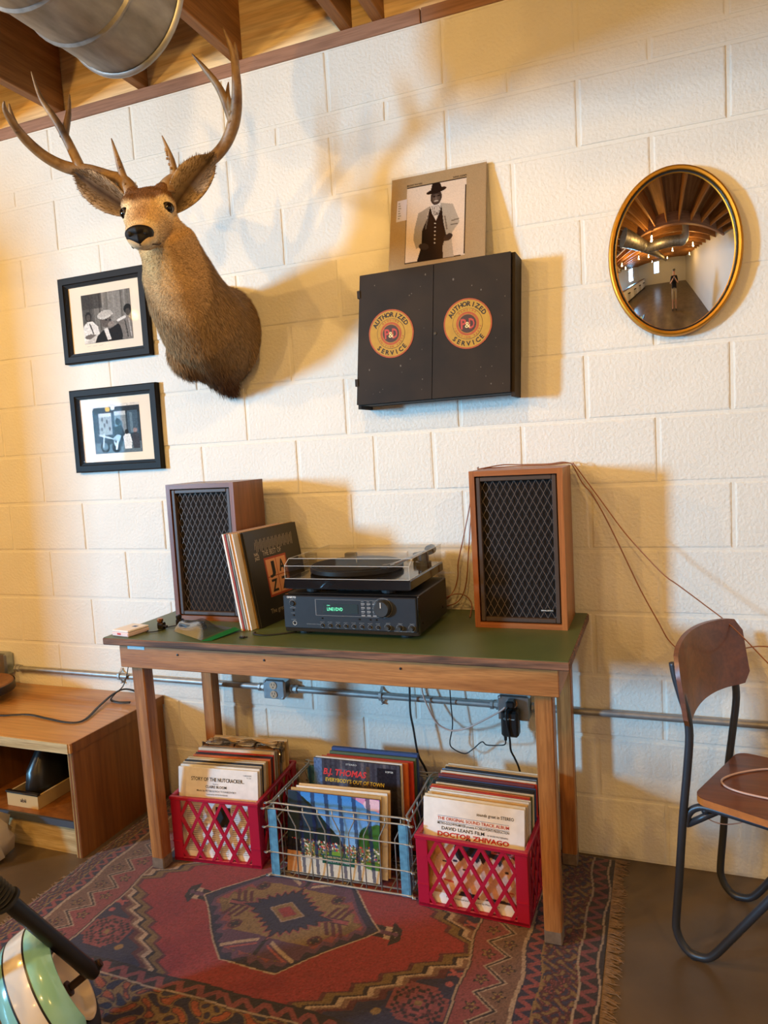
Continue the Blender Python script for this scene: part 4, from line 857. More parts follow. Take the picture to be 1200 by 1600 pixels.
# ------------------------------------------------------------------ dark tool cabinet on the wall
CB = dict(tl=(-.686, 1.930), tr=(-.184, 1.935), br=(-.203, 1.507), bl=(-.724, 1.504)); CD = -.12
def cab(s, q, y):
    a = (CB['tl'][0] * (1 - s) + CB['tr'][0] * s, CB['tl'][1] * (1 - s) + CB['tr'][1] * s); b = (CB['bl'][0] * (1 - s) + CB['br'][0] * s, CB['bl'][1] * (1 - s) + CB['br'][1] * s)
    return (a[0] * (1 - q) + b[0] * q, y, a[1] * (1 - q) + b[1] * q)
def cslab(s0, s1, q0, q1, y0, y1):
    mb = MB(); mb.add([cab(s, q, y) for y in (y0, y1) for s, q in ((s0, q0), (s1, q0), (s1, q1), (s0, q1))], [(0, 1, 2, 3), (7, 6, 5, 4), (0, 4, 5, 1), (1, 5, 6, 2), (2, 6, 7, 3), (3, 7, 4, 0)]); return mb
mat('cab_paint', S(52, 41, 31), .62, n=.35, nscale=7, bump=.1, bscale=40, col2=S(34, 29, 26), spec=.22); mat('chip_grey', S(104, 94, 84), .7)
t = thing('wall_cabinet', 'dark brown two-door wall cabinet with round yellow service emblems', 'cabinet', (-.45, -.06, 1.505))
for a in ((0, .02, 0, 1), (.98, 1, 0, 1), (.02, .98, 0, .02), (.02, .98, .955, .975)): cslab(*a, CD + .015, -.001).build('case_panel', 'cab_paint', t)
cslab(.02, .98, .02, .955, -.012, -.002).build('back_panel', 'cab_paint', t)
def emblem(par, cx, cz, k):
    R_ = .0765; y = CD - .0012; pl = Plane((cx - R_, y, cz + R_), (cx + R_, y, cz + R_), (cx - R_, y, cz - R_)); c = (R_, R_)
    def disc(r, m, z, n_):
        mb = MB(); flat(mb, pl, [(c[0] + r * math.cos(a), c[1] + r * math.sin(a)) for a in np.linspace(0, 2 * PI, 49)[:-1]], z); return mb.build(n_, m, par)
    disc(.0765, 'emb_orange', .0002, 'emblem_rim'); disc(.072, 'emb_yellow', .0005, 'emblem_field'); disc(.0475, 'black_ink', .0008, 'emblem_line'); disc(.0465, 'emb_yellow', .0011, 'emblem_field'); disc(.036, 'emb_orange', .0014, 'emblem_band'); disc(.029, 'emb_yellow', .0017, 'emblem_field'); disc(.0278, 'emb_dark', .0020, 'emblem_centre')
    def arc(mb, s, r, a0, da, h, flip, bold=.02, z=.0010):
        n_ = len(s)
        for i, ch in enumerate(s):
            if ch == ' ': continue
            a = a0 + da * (i - (n_ - 1) / 2)
            if not flip: x, yy, ro = c[0] + r * math.sin(a), c[1] - r * math.cos(a), -a
            else: x, yy, ro = c[0] + r * math.sin(a), c[1] + r * math.cos(a), a
            text(mb, pl, ch, x, yy, h, None, 'c', z, bold, 0, ro)
    mb = MB(); arc(mb, 'AUTHORIZED', .053, 0, .235, .0145, False, .03); arc(mb, 'SERVICE', .067, 0, .262, .0145, True, .03); mb.build('emblem_lettering', 'black_ink', par)
    mb = MB(); arc(mb, 'GENUINE', .039, 0, .22, .006, False, .02, .0016); arc(mb, 'IGNITION PARTS', .0445, 0, .2, .006, True, .02, .0016); mb.build('emblem_lettering', 'emb_orange', par)
    mb = MB(); text(mb, pl, 'P', c[0] - .0125, c[1] + .015, .031, .018, 'c', .0024, .03); text(mb, pl, 'D', c[0] + .0135, c[1] + .015, .031, .018, 'c', .0024, .03); mb.build('emblem_letters', 'emb_red', par)
    mb = MB(); text(mb, pl, '&', c[0] + .0005, c[1] + .0125, .019, .017, 'c', .0028, .01); mb.build('emblem_ampersand', 'emb_cream', par)
mat('emb_orange', S(182, 84, 38), .65, n=.3, nscale=80); mat('emb_yellow', S(186, 142, 44), .65, n=.15, nscale=60); mat('emb_dark', S(62, 34, 30), .6); mat('emb_red', S(178, 60, 50), .6); mat('emb_cream', S(232, 206, 140), .6)
for s0, s1, lab in ((.0, .497, 'left cabinet door'), (.5, .978, 'right cabinet door')):
    d = cslab(s0 + .001, s1, .001, .968, CD, CD + .014).build('door', 'cab_paint', t); d['label'] = lab
    if s0 < .1:
        emblem(d, -.588, 1.735, 0)
        for q in (.14, .80): MB().box(-.006, .004, CD - .003, CD + .02, -.012, .012, M=Matrix.Translation((cab(0, q, 0)[0], 0, cab(0, q, 0)[2]))).build('hinge', 'cab_paint', d)
    else:
        emblem(d, -.336, 1.738, 1)
        MB().lathe([(.0045, 0), (.0045, .002), (1e-4, .0021)], cab(.515, .50, CD), (0, -1, 0), 10).build('keyhole', 'black', d)
    mb = MB(); r = random.Random(5 + int(s0 * 10)); pl = Plane(cab(s0, 0, CD), cab(s1, 0, CD), cab(s0, 1, CD))
    for i in range(22):
        x, y, q = r.uniform(.02, .23), r.uniform(.02, .40), r.uniform(.0006, .0018) * (1 if r.random() < .8 else 1.8)
        if math.hypot(x - .12, y - .19) < .085: continue
        flat(mb, pl, [(x + q * math.cos(a) * r.uniform(.6, 1.2), y + q * 1.3 * math.sin(a)) for a in np.linspace(0, 2 * PI, 7)[:-1]], .0003)
    mb.build('paint_chips', 'chip_grey', d)['kind'] = 'stuff'

# ------------------------------------------------------------------ record sleeve leaning on the wall on top of the cabinet
t = thing('record_sleeve', 'tan record sleeve with a hatted man, on top of the wall cabinet', 'record', (-.44, -.07, 1.936))
b0, b1 = Vector((-.598, -.085, 1.9375)), Vector((-.281, -.085, 1.9375)); tl_, tr_ = Vector((-.594, -.014, 2.2445)), Vector((-.2785, -.014, 2.2445)); th = Vector((0, .004, .0009))
mb = MB().add([tl_, tr_, b1, b0, tl_ + th, tr_ + th, b1 + th, b0 + th], [(0, 1, 2, 3), (7, 6, 5, 4), (0, 4, 5, 1), (1, 5, 6, 2), (2, 6, 7, 3), (3, 7, 4, 0)]); mb.build('sleeve', mat('sl_tan', S(176, 152, 116), .55), t)
pl = Plane(tl_, tr_, b0); p = Paint(170, 170, (178, 154, 118), 5)
p.rect(.17, .125, .80, .945, (232, 214, 196)); dk, gr = (24, 20, 20), (164, 154, 142)
p.rect(.17, .115, .80, .13, (30, 26, 24)).rect(.168, .30, .176, .945, (30, 26, 24)).rect(.792, .20, .80, .93, (30, 26, 24)).rect(.17, .94, .76, .948, (30, 26, 24))
p.poly([(.30, .945), (.34, .80), (.40, .74), (.58, .74), (.60, .945)], dk).poly([(.56, .72), (.66, .74), (.69, .945), (.58, .945)], (188, 178, 166))
p.poly([(.43, .36), (.30, .42), (.265, .58), (.255, .70), (.29, .80), (.36, .79), (.37, .70), (.40, .45)], gr).poly([(.53, .345), (.665, .38), (.72, .52), (.74, .585), (.67, .68), (.64, .76), (.585, .70), (.55, .5)], (178, 170, 158)).line([(.66, .56), (.73, .55)], .006, (110, 102, 94)).line([(.655, .60), (.72, .60)], .006, (110, 102, 94))
p.poly([(.425, .37), (.395, .50), (.345, .62), (.345, .76), (.40, .82), (.57, .82), (.605, .70), (.575, .58), (.545, .36), (.49, .52)], dk).poly([(.43, .365), (.45, .35), (.53, .345), (.545, .37), (.53, .44), (.492, .53), (.45, .45)], (222, 214, 206))
for i in range(5): p.line([(.445 + i * .022, .37), (.47 + i * .012, .47)], .0045, (120, 112, 106))
for i in range(6): p.ell(.485, .56 + i * .042, .007, .007, (214, 206, 196))
p.line([(.41, .45), (.385, .60)], .006, (110, 102, 94)).line([(.585, .5), (.61, .64)], .007, (116, 108, 100)).ell(.37, .79, .055, .035, (52, 44, 42), rot=.4).ell(.625, .73, .05, .035, (52, 44, 42), rot=-.5)
p.ell(.487, .275, .060, .085, (58, 48, 44)).ell(.487, .29, .042, .05, (92, 78, 70)).ell(.466, .265, .012, .008, (20, 16, 16)).ell(.51, .263, .012, .008, (20, 16, 16)).ell(.488, .29, .012, .018, (120, 104, 94)).ell(.488, .318, .026, .007, (200, 190, 180)).poly([(.425, .205), (.44, .13), (.52, .115), (.55, .19)], dk).ell(.488, .205, .108, .028, dk, rot=-.14).noise(.05)
p.mesh('cover_print', pl, .001, .001, pl.w - .001, pl.h - .001, 'print_gloss', t, z=.0004)
mb = MB(); text(mb, pl, 'MUDDY WATERS', .17 * pl.w, .108 * pl.h, .0062, .052, bold=.02, z=.0008); text(mb, pl, 'HARD AGAIN', .80 * pl.w, .108 * pl.h, .0062, .044, 'r', bold=.02, z=.0008); mb.build('lettering', 'black_ink', t)
s_ = MB(); q = [pl.at(x, y, .0012) for x, y in ((.022, .078), (.055, .076), (.055, .148), (.02, .150))]; s_.add(q + [v - pl.n * .0006 for v in q], [(0, 1, 2, 3), (4, 5, 6, 7)]); s_ = s_.build('price_sticker', mat('label_lilac', S(214, 208, 218), .6), t)
mb = MB()
for i in range(7): flat(mb, pl, [(.026, .086 + i * .0085), (.032 + .002 * (i % 3), .086 + i * .0085), (.032 + .002 * (i % 3), .090 + i * .0085), (.026, .090 + i * .0085)], .0016)
mb.build('handwriting', 'grey_ink', s_)['kind'] = 'stuff'
mb = MB().add([pl.at(x, y, .0022) for x, y in ((-.001, -.006), (pl.w + .002, -.006), (pl.w + .002, pl.h - .001), (-.001, pl.h - .001))], [(0, 1, 2, 3)]); mb.build('clear_outer_sleeve', 'clear_film', t)

# ------------------------------------------------------------------ oval convex mirror in a gold rim
mat('gold', S(200, 140, 44), .48, .9, n=.25, nscale=25); mat('gold_dark', S(120, 96, 52), .4, 1)
m, nt, b = newmat('mirror_glass'); b.inputs['Base Color'].default_value = (.86, .87, .88, 1); b.inputs['Metallic'].default_value = 1; b.inputs['Roughness'].default_value = .015
MX, MZ, MA, MBx = .258, 1.888, .180, .239
t = thing('convex_mirror', 'oval convex mirror in a thin gold frame', 'mirror', (MX, -.02, MZ - MBx))
def oval(prof, n=72): return [[(MX + (MA + d) * math.cos(a), y, MZ + (MBx + d) * math.sin(a)) for d, y in prof] for a in np.linspace(0, 2 * PI, n + 1)]
MB().loft(oval([(0, -.001), (.001, -.03), (-.002, -.038), (-.006, -.040), (-.012, -.038), (-.014, -.030), (-.014, -.001)]), cap=False).build('frame', 'gold', t, smooth=AUTO)
MB().loft(oval([(-.0135, -.004), (-.0135, -.031), (-.016, -.033), (-.019, -.030), (-.019, -.004)]), cap=False).build('gasket', 'black', t, smooth=AUTO)
mb = MB(); nr, na = 22, 72; V = [(MX, -.030 - .052, MZ)]
for i in range(1, nr + 1):
    r = i / nr
    for k in range(na): a = 2 * PI * k / na; V.append((MX + (MA - .017) * r * math.cos(a), -.030 - .052 * (1 - r * r), MZ + (MBx - .017) * r * math.sin(a)))
F = [(0, 1 + (k + 1) % na, 1 + k) for k in range(na)] + [(1 + (i - 1) * na + k, 1 + (i - 1) * na + (k + 1) % na, 1 + i * na + (k + 1) % na, 1 + i * na + k) for i in range(1, nr) for k in range(na)]
mb.add(V, F); mb.build('mirror_glass', 'mirror_glass', t, smooth=True)
# ------------------------------------------------------------------ patterned wool rug
RCX, RCY = -.863, -.556; RX_L, RX_R, RY_B, RY_T = -.800, .912, -.560, .540
def rugcolor(U, V):
    """knotted pattern: hexagonal medallion in a stepped red field, navy corners, borders"""
    C_ = np.zeros(U.shape + (3,)); c = lambda *q: srgb(q)
    RED, ORG_, NAVY, WINE, OLIVE, PINK, CREAM, DARK, PURP, TAN = c(160, 52, 56), c(180, 92, 54), c(46, 44, 74), c(96, 44, 52), c(150, 120, 72), c(178, 92, 94), c(196, 172, 146), c(44, 34, 42), c(108, 70, 98), c(138, 104, 86)
    def put(m, col): C_[m] = col
    tri = lambda x, p: np.abs(((x / p) % 1) * 2 - 1)
    aU = np.where(U < 0, np.interp(-U, [0, .545, .706, .745, .785, .80], [0, .563, .710, .757, .85, .905]), U); a = np.abs(aU); b = np.abs(V)
    C_[:] = NAVY
    # stepped field
    st = .018; q = a + b * 1.12 + .034 * tri(b + .01, .054) - .017; edge = .575
    put((q < edge + .075) & (b < .33), WINE); put((q < edge + .055) & (b < .33), TAN); put((q < edge + .04) & (b < .33), CREAM); put((q < edge + .024) & (b < .33), DARK); put((q < edge + .012) & (b < .33), OLIVE * .75); put((q < edge - .014) & (b < .33), WINE); put((q < edge - .026) & (b < .33), RED)
    # medallion
    hx = np.maximum(a / .30 + 0 * b, 0); hexd = np.maximum(b / .232, (a + b * .90) / .297)
    put((b < .024) & (a < .365) & (a > .28), DARK); put((np.abs(b - .018) < .009) & (a < .35) & (a > .315), CREAM); put((b < .008) & (a < .355) & (a > .28), PURP)
    put((a > .335) & (a < .372) & (b < .05 - (a - .335) * .9) & (b > (a - .335) * .9), DARK)
    put(hexd < 1.02, CREAM); put(hexd < 1.0, DARK); put(hexd < .985, NAVY)
    ins = hexd < .985; saw = tri(aU + V * .6, .052) * .10; saw2 = tri(aU - V * .6, .052) * .10
    put(ins & (hexd < .965 - saw), PURP); put(ins & (hexd < .885 - saw), PINK * .7); put(ins & (hexd < .84 - saw2), OLIVE * .7); put(ins & (hexd < .80 - saw2), OLIVE)
    # chevron panels above and below, stars left and right
    for sgn in (-1, 1):
        yv = V * sgn
        pan = ins & (yv > .115) & (yv < .19) & (np.abs(aU) < .115 + (.19 - yv) * .3)
        put(pan, PURP * .85); put(pan & (np.abs(aU) < .006), DARK); put(pan & (np.abs(yv - .152 - (np.abs(aU) - .06) * .55) < .007) & (np.abs(aU) > .02), CREAM); put(pan & (np.abs(yv - .17 - (np.abs(aU) - .06) * .55) < .004) & (np.abs(aU) > .015), PINK)
        for ux in (-.13, .13): put(ins & ((np.abs(aU - ux * 1.02) < .006) | (np.abs(yv - .092) < .006)) & (np.hypot(aU - ux * 1.02, yv - .092) < .02), DARK); put(ins & (np.abs(np.hypot(aU - ux * 1.02, yv - .092) - .017) < .004), WINE)
        x = aU * sgn; arm = ins & (x > .115) & (x < .20)
        for k in range(3):
            for s2 in (-1, 1): put(arm & (np.abs((x - .125 - k * .022) - (V * s2) * .45) < .006) & (V * s2 > .004) & (V * s2 < .062), WINE)
        put(arm & (b < .007), PINK * .8); put(arm & (np.abs(b - .009) < .002), DARK)
    dd = np.abs(aU) * .95 + b * 1.25; spk = tri(np.arctan2(V, aU), PI / 12) * .03
    put(dd < .128 + spk, PINK * .75); put(dd < .118 + spk, DARK); put(dd < .108 + spk, NAVY); put(dd < .058, CREAM * .8); put(dd < .052, OLIVE); put(dd < .034, PINK * .7); put(dd < .028, RED)
    # corner rosettes
    for sx in (-1, 1):
        for sy in (-1, 1):
            x, y = np.abs(aU - sx * .487), np.abs(V - sy * .225); gx_, gy_ = np.floor(x / .009) * .009, np.floor(y / .009) * .009; o = np.maximum(np.maximum(gx_ / .072, gy_ / .054), (gx_ / .072 + gy_ / .054) * .72)
            put(o < 1.0, PINK * .62); ck = ((np.floor(x / .009) + np.floor(y / .009)) % 2 < 1); put((o < .86) & (o > .62) & ck, DARK); put((o < .62) & (o > .5), WINE); put((o < .5) & (o > .3), PINK * .7); put((o < .40) & ck & (o > .2), DARK); put(o < .12, OLIVE)
            put(np.hypot(aU - sx * .40, V - sy * .275) < .012, OLIVE); put(np.hypot(aU - sx * .545, V - sy * .14) < .010, PINK); put((np.abs(aU - sx * .55) < .022) & (np.abs(np.abs(V - sy * .10) - np.abs(aU - sx * .55) * .5) < .005), PINK)
    # inner line, then borders (end borders are wide, side borders narrow)
    e = np.maximum(a - .563, b - .322)
    inb = e > 0
    put(inb, CREAM * .8); put(e > .006, DARK)
    end = (a - .563) >= (b - .322) * .7
    z = tri(V, .096)                                                   # pink end band with zigzag and rosettes
    band = inb & end & (a > .572) & (a < .706); put(band, PINK * .66); t_ = (a - .572) / .134
    put(band & (t_ > .30 + .42 * z), TAN * .85); put(band & (np.abs(t_ - .30 - .42 * z) < .075), CREAM * .85); put(band & (np.abs(t_ - .30 - .42 * z) < .03), DARK)
    for off, uu in ((.0, .668), (.048, .612)):
        yy = ((V + off + 9.6) % .096) - .048; r = np.hypot(a - uu, yy); an = np.arctan2(yy, a - uu); put(band & (r < .021 * (.7 + .3 * np.cos(5 * an))), DARK); put(band & (r < .015 * (.7 + .3 * np.cos(5 * an))), OLIVE); put(band & (r < .006), WINE)
    put(inb & end & (a > .702) & (a < .712), CREAM * .85); put(inb & end & (a > .712) & (a < .757), NAVY * .9)
    put(inb & end & (a > .716) & (a < .752) & (np.abs(tri(V, .04) - (a - .716) / .036) < .33), PINK * .7)
    fl = inb & end & (a > .757) & (a < .845); put(fl, WINE * .75); put(inb & end & (np.abs(a - .757) < .004), OLIVE)
    n1 = np.sin(a * 170 + 3 * np.sin(V * 95)) + np.sin(V * 190 + 2.4 * np.sin(a * 130 + V * 40)); put(fl & (n1 > .75), OLIVE * .8); put(fl & (n1 < -.95), NAVY); put(fl & (np.abs(n1 + .2) < .1), PINK * .7)
    put(inb & end & (a > .845), DARK); put(inb & end & (a > .851) & (a < .892) & (np.abs(tri(V, .048) - (a - .851) / .041) < .3), PINK * .55); put(inb & end & (np.abs(a - .848) < .003), CREAM * .8); put(inb & end & (np.abs(a - .898) < .003), CREAM * .8)
    side = inb & ~end
    put(side, DARK); put(side & (b > .331) & (b < .368) & (np.abs(tri(aU + .3 * V, .062) - (b - .331) / .037) < .33), PINK * .6); put(side & (np.abs(b - .370) < .003), CREAM * .75)
    fl = side & (b > .374) & (b < .505); put(fl, OLIVE * .85)
    n2 = np.sin(aU * 84 + 2.6 * np.sin(V * 70 + 1)) + np.sin(V * 110 + 2.4 * np.sin(aU * 60)); put(fl & (n2 > .55), WINE); put(fl & (n2 > 1.0), ORG_ * .85); put(fl & (n2 < -.5), NAVY * .8); put(fl & (np.abs(n2 - .55) < .11), DARK); put(fl & (np.abs(n2 + .5) < .11), WINE * .6)
    put(side & (b > .505), NAVY); put(side & (b > .515) & (b < .54) & (tri(aU, .05) > .5), PINK * .6); put(side & (np.abs(b - .505) < .004), CREAM * .8)
    return C_
t = thing('patterned_rug', 'red and navy wool rug with a hexagonal medallion under the table', 'rug', (RCX, RCY, 0))
nu, nv = 560, 360; us = np.linspace(RX_L, RX_R, nu); vs = np.linspace(RY_B, RY_T, nv); U, V = np.meshgrid(us, vs)
wob = .006 * np.sin(U * 9 + 1) * (V - .2) + .004 * np.sin(V * 14); wv = .006 * np.sin(U * 5)
cols = rugcolor(U + wob + .004 * np.sin(V * 31), V + wv + .003 * np.sin(U * 23)); cols = cols * np.array([.60, .62, .72]) * (1 + .20 * RNG.normal(size=U.shape) + .05 * np.sin(V * 900))[..., None] * (1 + .12 * np.sin(V * 7 + U * 3))[..., None]
Z = .0068 + .0006 * RNG.random(U.shape) + .001 * np.sin(U * 4 + 2) * np.sin(V * 6); Z[0] = Z[-1] = .001; Z[:, 0] = Z[:, -1] = .001
XX = RCX + U + .05 * (U < -.3) * (-(U + .3)) * (V + .55) * -1 * .9
mb = MB(); mb.v = np.stack([XX, RCY + V + wv, Z], -1).reshape(-1, 3).tolist(); i = (np.arange(nv - 1)[:, None] * nu + np.arange(nu - 1)[None]).ravel()
mb.f = np.stack([i, i + 1, i + nu + 1, i + nu], 1).tolist(); mb.c = np.clip(cols, 0, 1).reshape(-1, 3)
attrmat('wool', .95, .1, bump=.6, bscale=700, sheen=.3); mb.build('pile', 'wool', t, smooth=True)
mat('fringe_yarn', S(150, 124, 100), .9, n=.4, nscale=60)
for sd, x, col in ((1, RCX + RX_R, 'right fringe'), (-1, RCX + RX_L, 'left fringe')):
    mb = MB(); r = random.Random(3)
    for k in range(330):
        y = RCY + RY_B + .004 + (RY_T - RY_B - .008) * k / 329; x0 = x - sd * .004 + (.045 * (-RX_L - .3) * (y - RCY + .55) if sd < 0 else 0); L_ = r.uniform(.022, .048); a = r.gauss(0, .45)
        P_ = [(x0, y, .005), (x0 + sd * L_ * .4, y + a * L_ * .2, .0045), (x0 + sd * L_ * .8, y + a * L_ * .5, .0022), (x0 + sd * L_, y + a * L_ * .8, .0016)]; mb.tube(P_, [.0018, .0017, .0014, .0007], 4)
    o = mb.build('fringe', 'fringe_yarn', t); o['kind'] = 'stuff'; o['label'] = col

# ------------------------------------------------------------------ record sleeves
FZ = .0085
_sm = {}
def smat(c):
    k = tuple(c)
    if k not in _sm: _sm[k] = mat('card_%d_%d_%d' % k, S(*c), .6, n=.12, nscale=40)
    return _sm[k]
def sleeve(M, th, wd, hh, col, label, group):
    """standing sleeve: local x across, y back, z up, front face at y = 0"""
    mb = MB().box(-wd / 2, wd / 2, 0, th, 0, hh, b=.0008).xf(M); o = tuple(M @ Vector((0, 0, 0)))
    ob = mb.build('record_sleeve', smat(col), origin=o); tag(ob, label, 'record', group)
    f = lambda x, z: M @ Vector((x, -.0004, z)); return ob, Plane(f(-wd / 2, hh), f(wd / 2, hh), f(-wd / 2, 0))
ORD = ['front', 'second', 'third', 'fourth', 'fifth', 'sixth', 'seventh', 'eighth', 'ninth', 'tenth', 'eleventh', 'twelfth', 'thirteenth', 'fourteenth', 'fifteenth', 'sixteenth', 'seventeenth', 'eighteenth', 'nineteenth', 'twentieth', 'twenty-first', 'twenty-second', 'twenty-third', 'twenty-fourth', 'twenty-fifth']
CN = {(226, 214, 190): 'cream', (238, 234, 226): 'white', (246, 244, 240): 'white', (196, 160, 100): 'tan', (170, 120, 66): 'brown', (200, 60, 44): 'red', (214, 110, 50): 'orange', (40, 38, 40): 'black', (60, 84, 140): 'blue', (120, 150, 190): 'pale blue', (92, 110, 80): 'green', (150, 140, 126): 'grey', (222, 186, 130): 'buff', (120, 52, 56): 'maroon'}
def frame_m(p, yaw_, lean): return Matrix.Translation(p) @ Matrix.Rotation(yaw_, 4, 'Z') @ Matrix.Rotation(-lean, 4, 'X')

# ------------------------------------------------------------------ plastic milk crates
mat('crate_red', S(172, 22, 58), .38, bump=.05, bscale=60, coat=.1)
def crate(x0, x1, yf, yb, z1, yaw_, label, piv):
    M = Matrix.Translation((*piv, 0)) @ Matrix.Rotation(yaw_, 4, 'Z') @ Matrix.Translation((-piv[0], -piv[1], 0))
    t = thing('milk_crate', label, 'crate', (piv[0], piv[1], FZ), 'red plastic milk crates'); z0 = FZ
    def put(mb, name): mb.xf(M); return mb.build(name, 'crate_red', t)
    w_ = .008; mb = MB(); put(mb.box(x0, x1, yf, yb, z0 + .004, z0 + .012), 'base')
    for a, b, c, d in ((x0 - .003, x1 + .003, yf - .003, yf + .010), (x0 - .003, x1 + .003, yb - .010, yb + .003)): put(MB().box(a, b, c, d, z1 - .012, z1, b=.002), 'rim')
    for a, b in ((x0 - .003, x0 + .010), (x1 - .010, x1 + .003)): put(MB().box(a, b, yf + .010, yb - .010, z1 - .012, z1, b=.002), 'rim')
    for x in (x0, x1):
        for y in (yf, yb):
            sx, sy = (1 if x == x0 else -1), (1 if y == yf else -1); mb = MB()
            mb.box(x, x + sx * .036, y, y + sy * w_, z0, z1 - .012, b=.0015); mb.box(x, x + sx * w_, y + sy * w_, y + sy * .036, z0, z1 - .012, b=.0015); put(mb, 'corner_post')
    for y, s in ((yf, 1), (yb, -1)): put(MB().box(x0 + .03, x1 - .03, y, y + s * w_, z0, z0 + .014, b=.0015), 'bottom_rail')
    for x, s in ((x0, 1), (x1, -1)): put(MB().box(x, x + s * w_, yf + .03, yb - .03, z0, z0 + .014, b=.0015), 'bottom_rail')
    def lattice(A, B, nrm):                            # diagonal bars between two posts, along A->B
        A, B, nrm = Vector(A), Vector(B), Vector(nrm); L_ = (B - A).length; d = (B - A).normalized(); za, zb = z0 + .010, z1 - .010; n_ = 4; s = L_ / n_; sh = 1.75 * s
        for k in range(-2, n_ + 2):
            for sg in (1, -1):
                xa = k * s + (s * .5 if sg > 0 else s * .5); xb = xa + sg * sh; pa, pb = (xa, zb), (xb, za)
                t0, t1 = 0., 1.
                for lo, hi in ((0, L_),):
                    if abs(xb - xa) > 1e-6:
                        u0, u1 = sorted(((lo - xa) / (xb - xa), (hi - xa) / (xb - xa))); t0, t1 = max(t0, u0), min(t1, u1)
                if t1 - t0 < .12: continue
                p = A + d * (xa + (xb - xa) * t0) + Vector((0, 0, zb + (za - zb) * t0)) + nrm * (.0005 if sg > 0 else 0); q = A + d * (xa + (xb - xa) * t1) + Vector((0, 0, zb + (za - zb) * t1)) + nrm * (.0005 if sg > 0 else 0)
                ax = (q - p).normalized(); sdv = ax.cross(nrm) * .0050; th = nrm * .007
                put(MB().add([p - sdv, p + sdv, q + sdv, q - sdv, p - sdv + th, p + sdv + th, q + sdv + th, q - sdv + th], [(0, 1, 2, 3), (7, 6, 5, 4), (0, 4, 5, 1), (1, 5, 6, 2), (2, 6, 7, 3), (3, 7, 4, 0)]), 'lattice_bar')
    lattice((x0 + .036, yf, 0), (x1 - .036, yf, 0), (0, 1, 0)); lattice((x0, yf + .036, 0), (x0, yb - .036, 0), (1, 0, 0)); lattice((x1, yf + .036, 0), (x1, yb - .036, 0), (-1, 0, 0)); lattice((x0 + .036, yb, 0), (x1 - .036, yb, 0), (0, -1, 0))
    for x in (x0 + .018, x1 - .018): put(MB().box(x - .018, x + .018, yf - .0025, yf, z0 + .068, z0 + .072), 'post_rib')
    return t, M
GL = 'records in the left red crate'; GM = 'records in the wire crate'; GR = 'records in the right red crate'
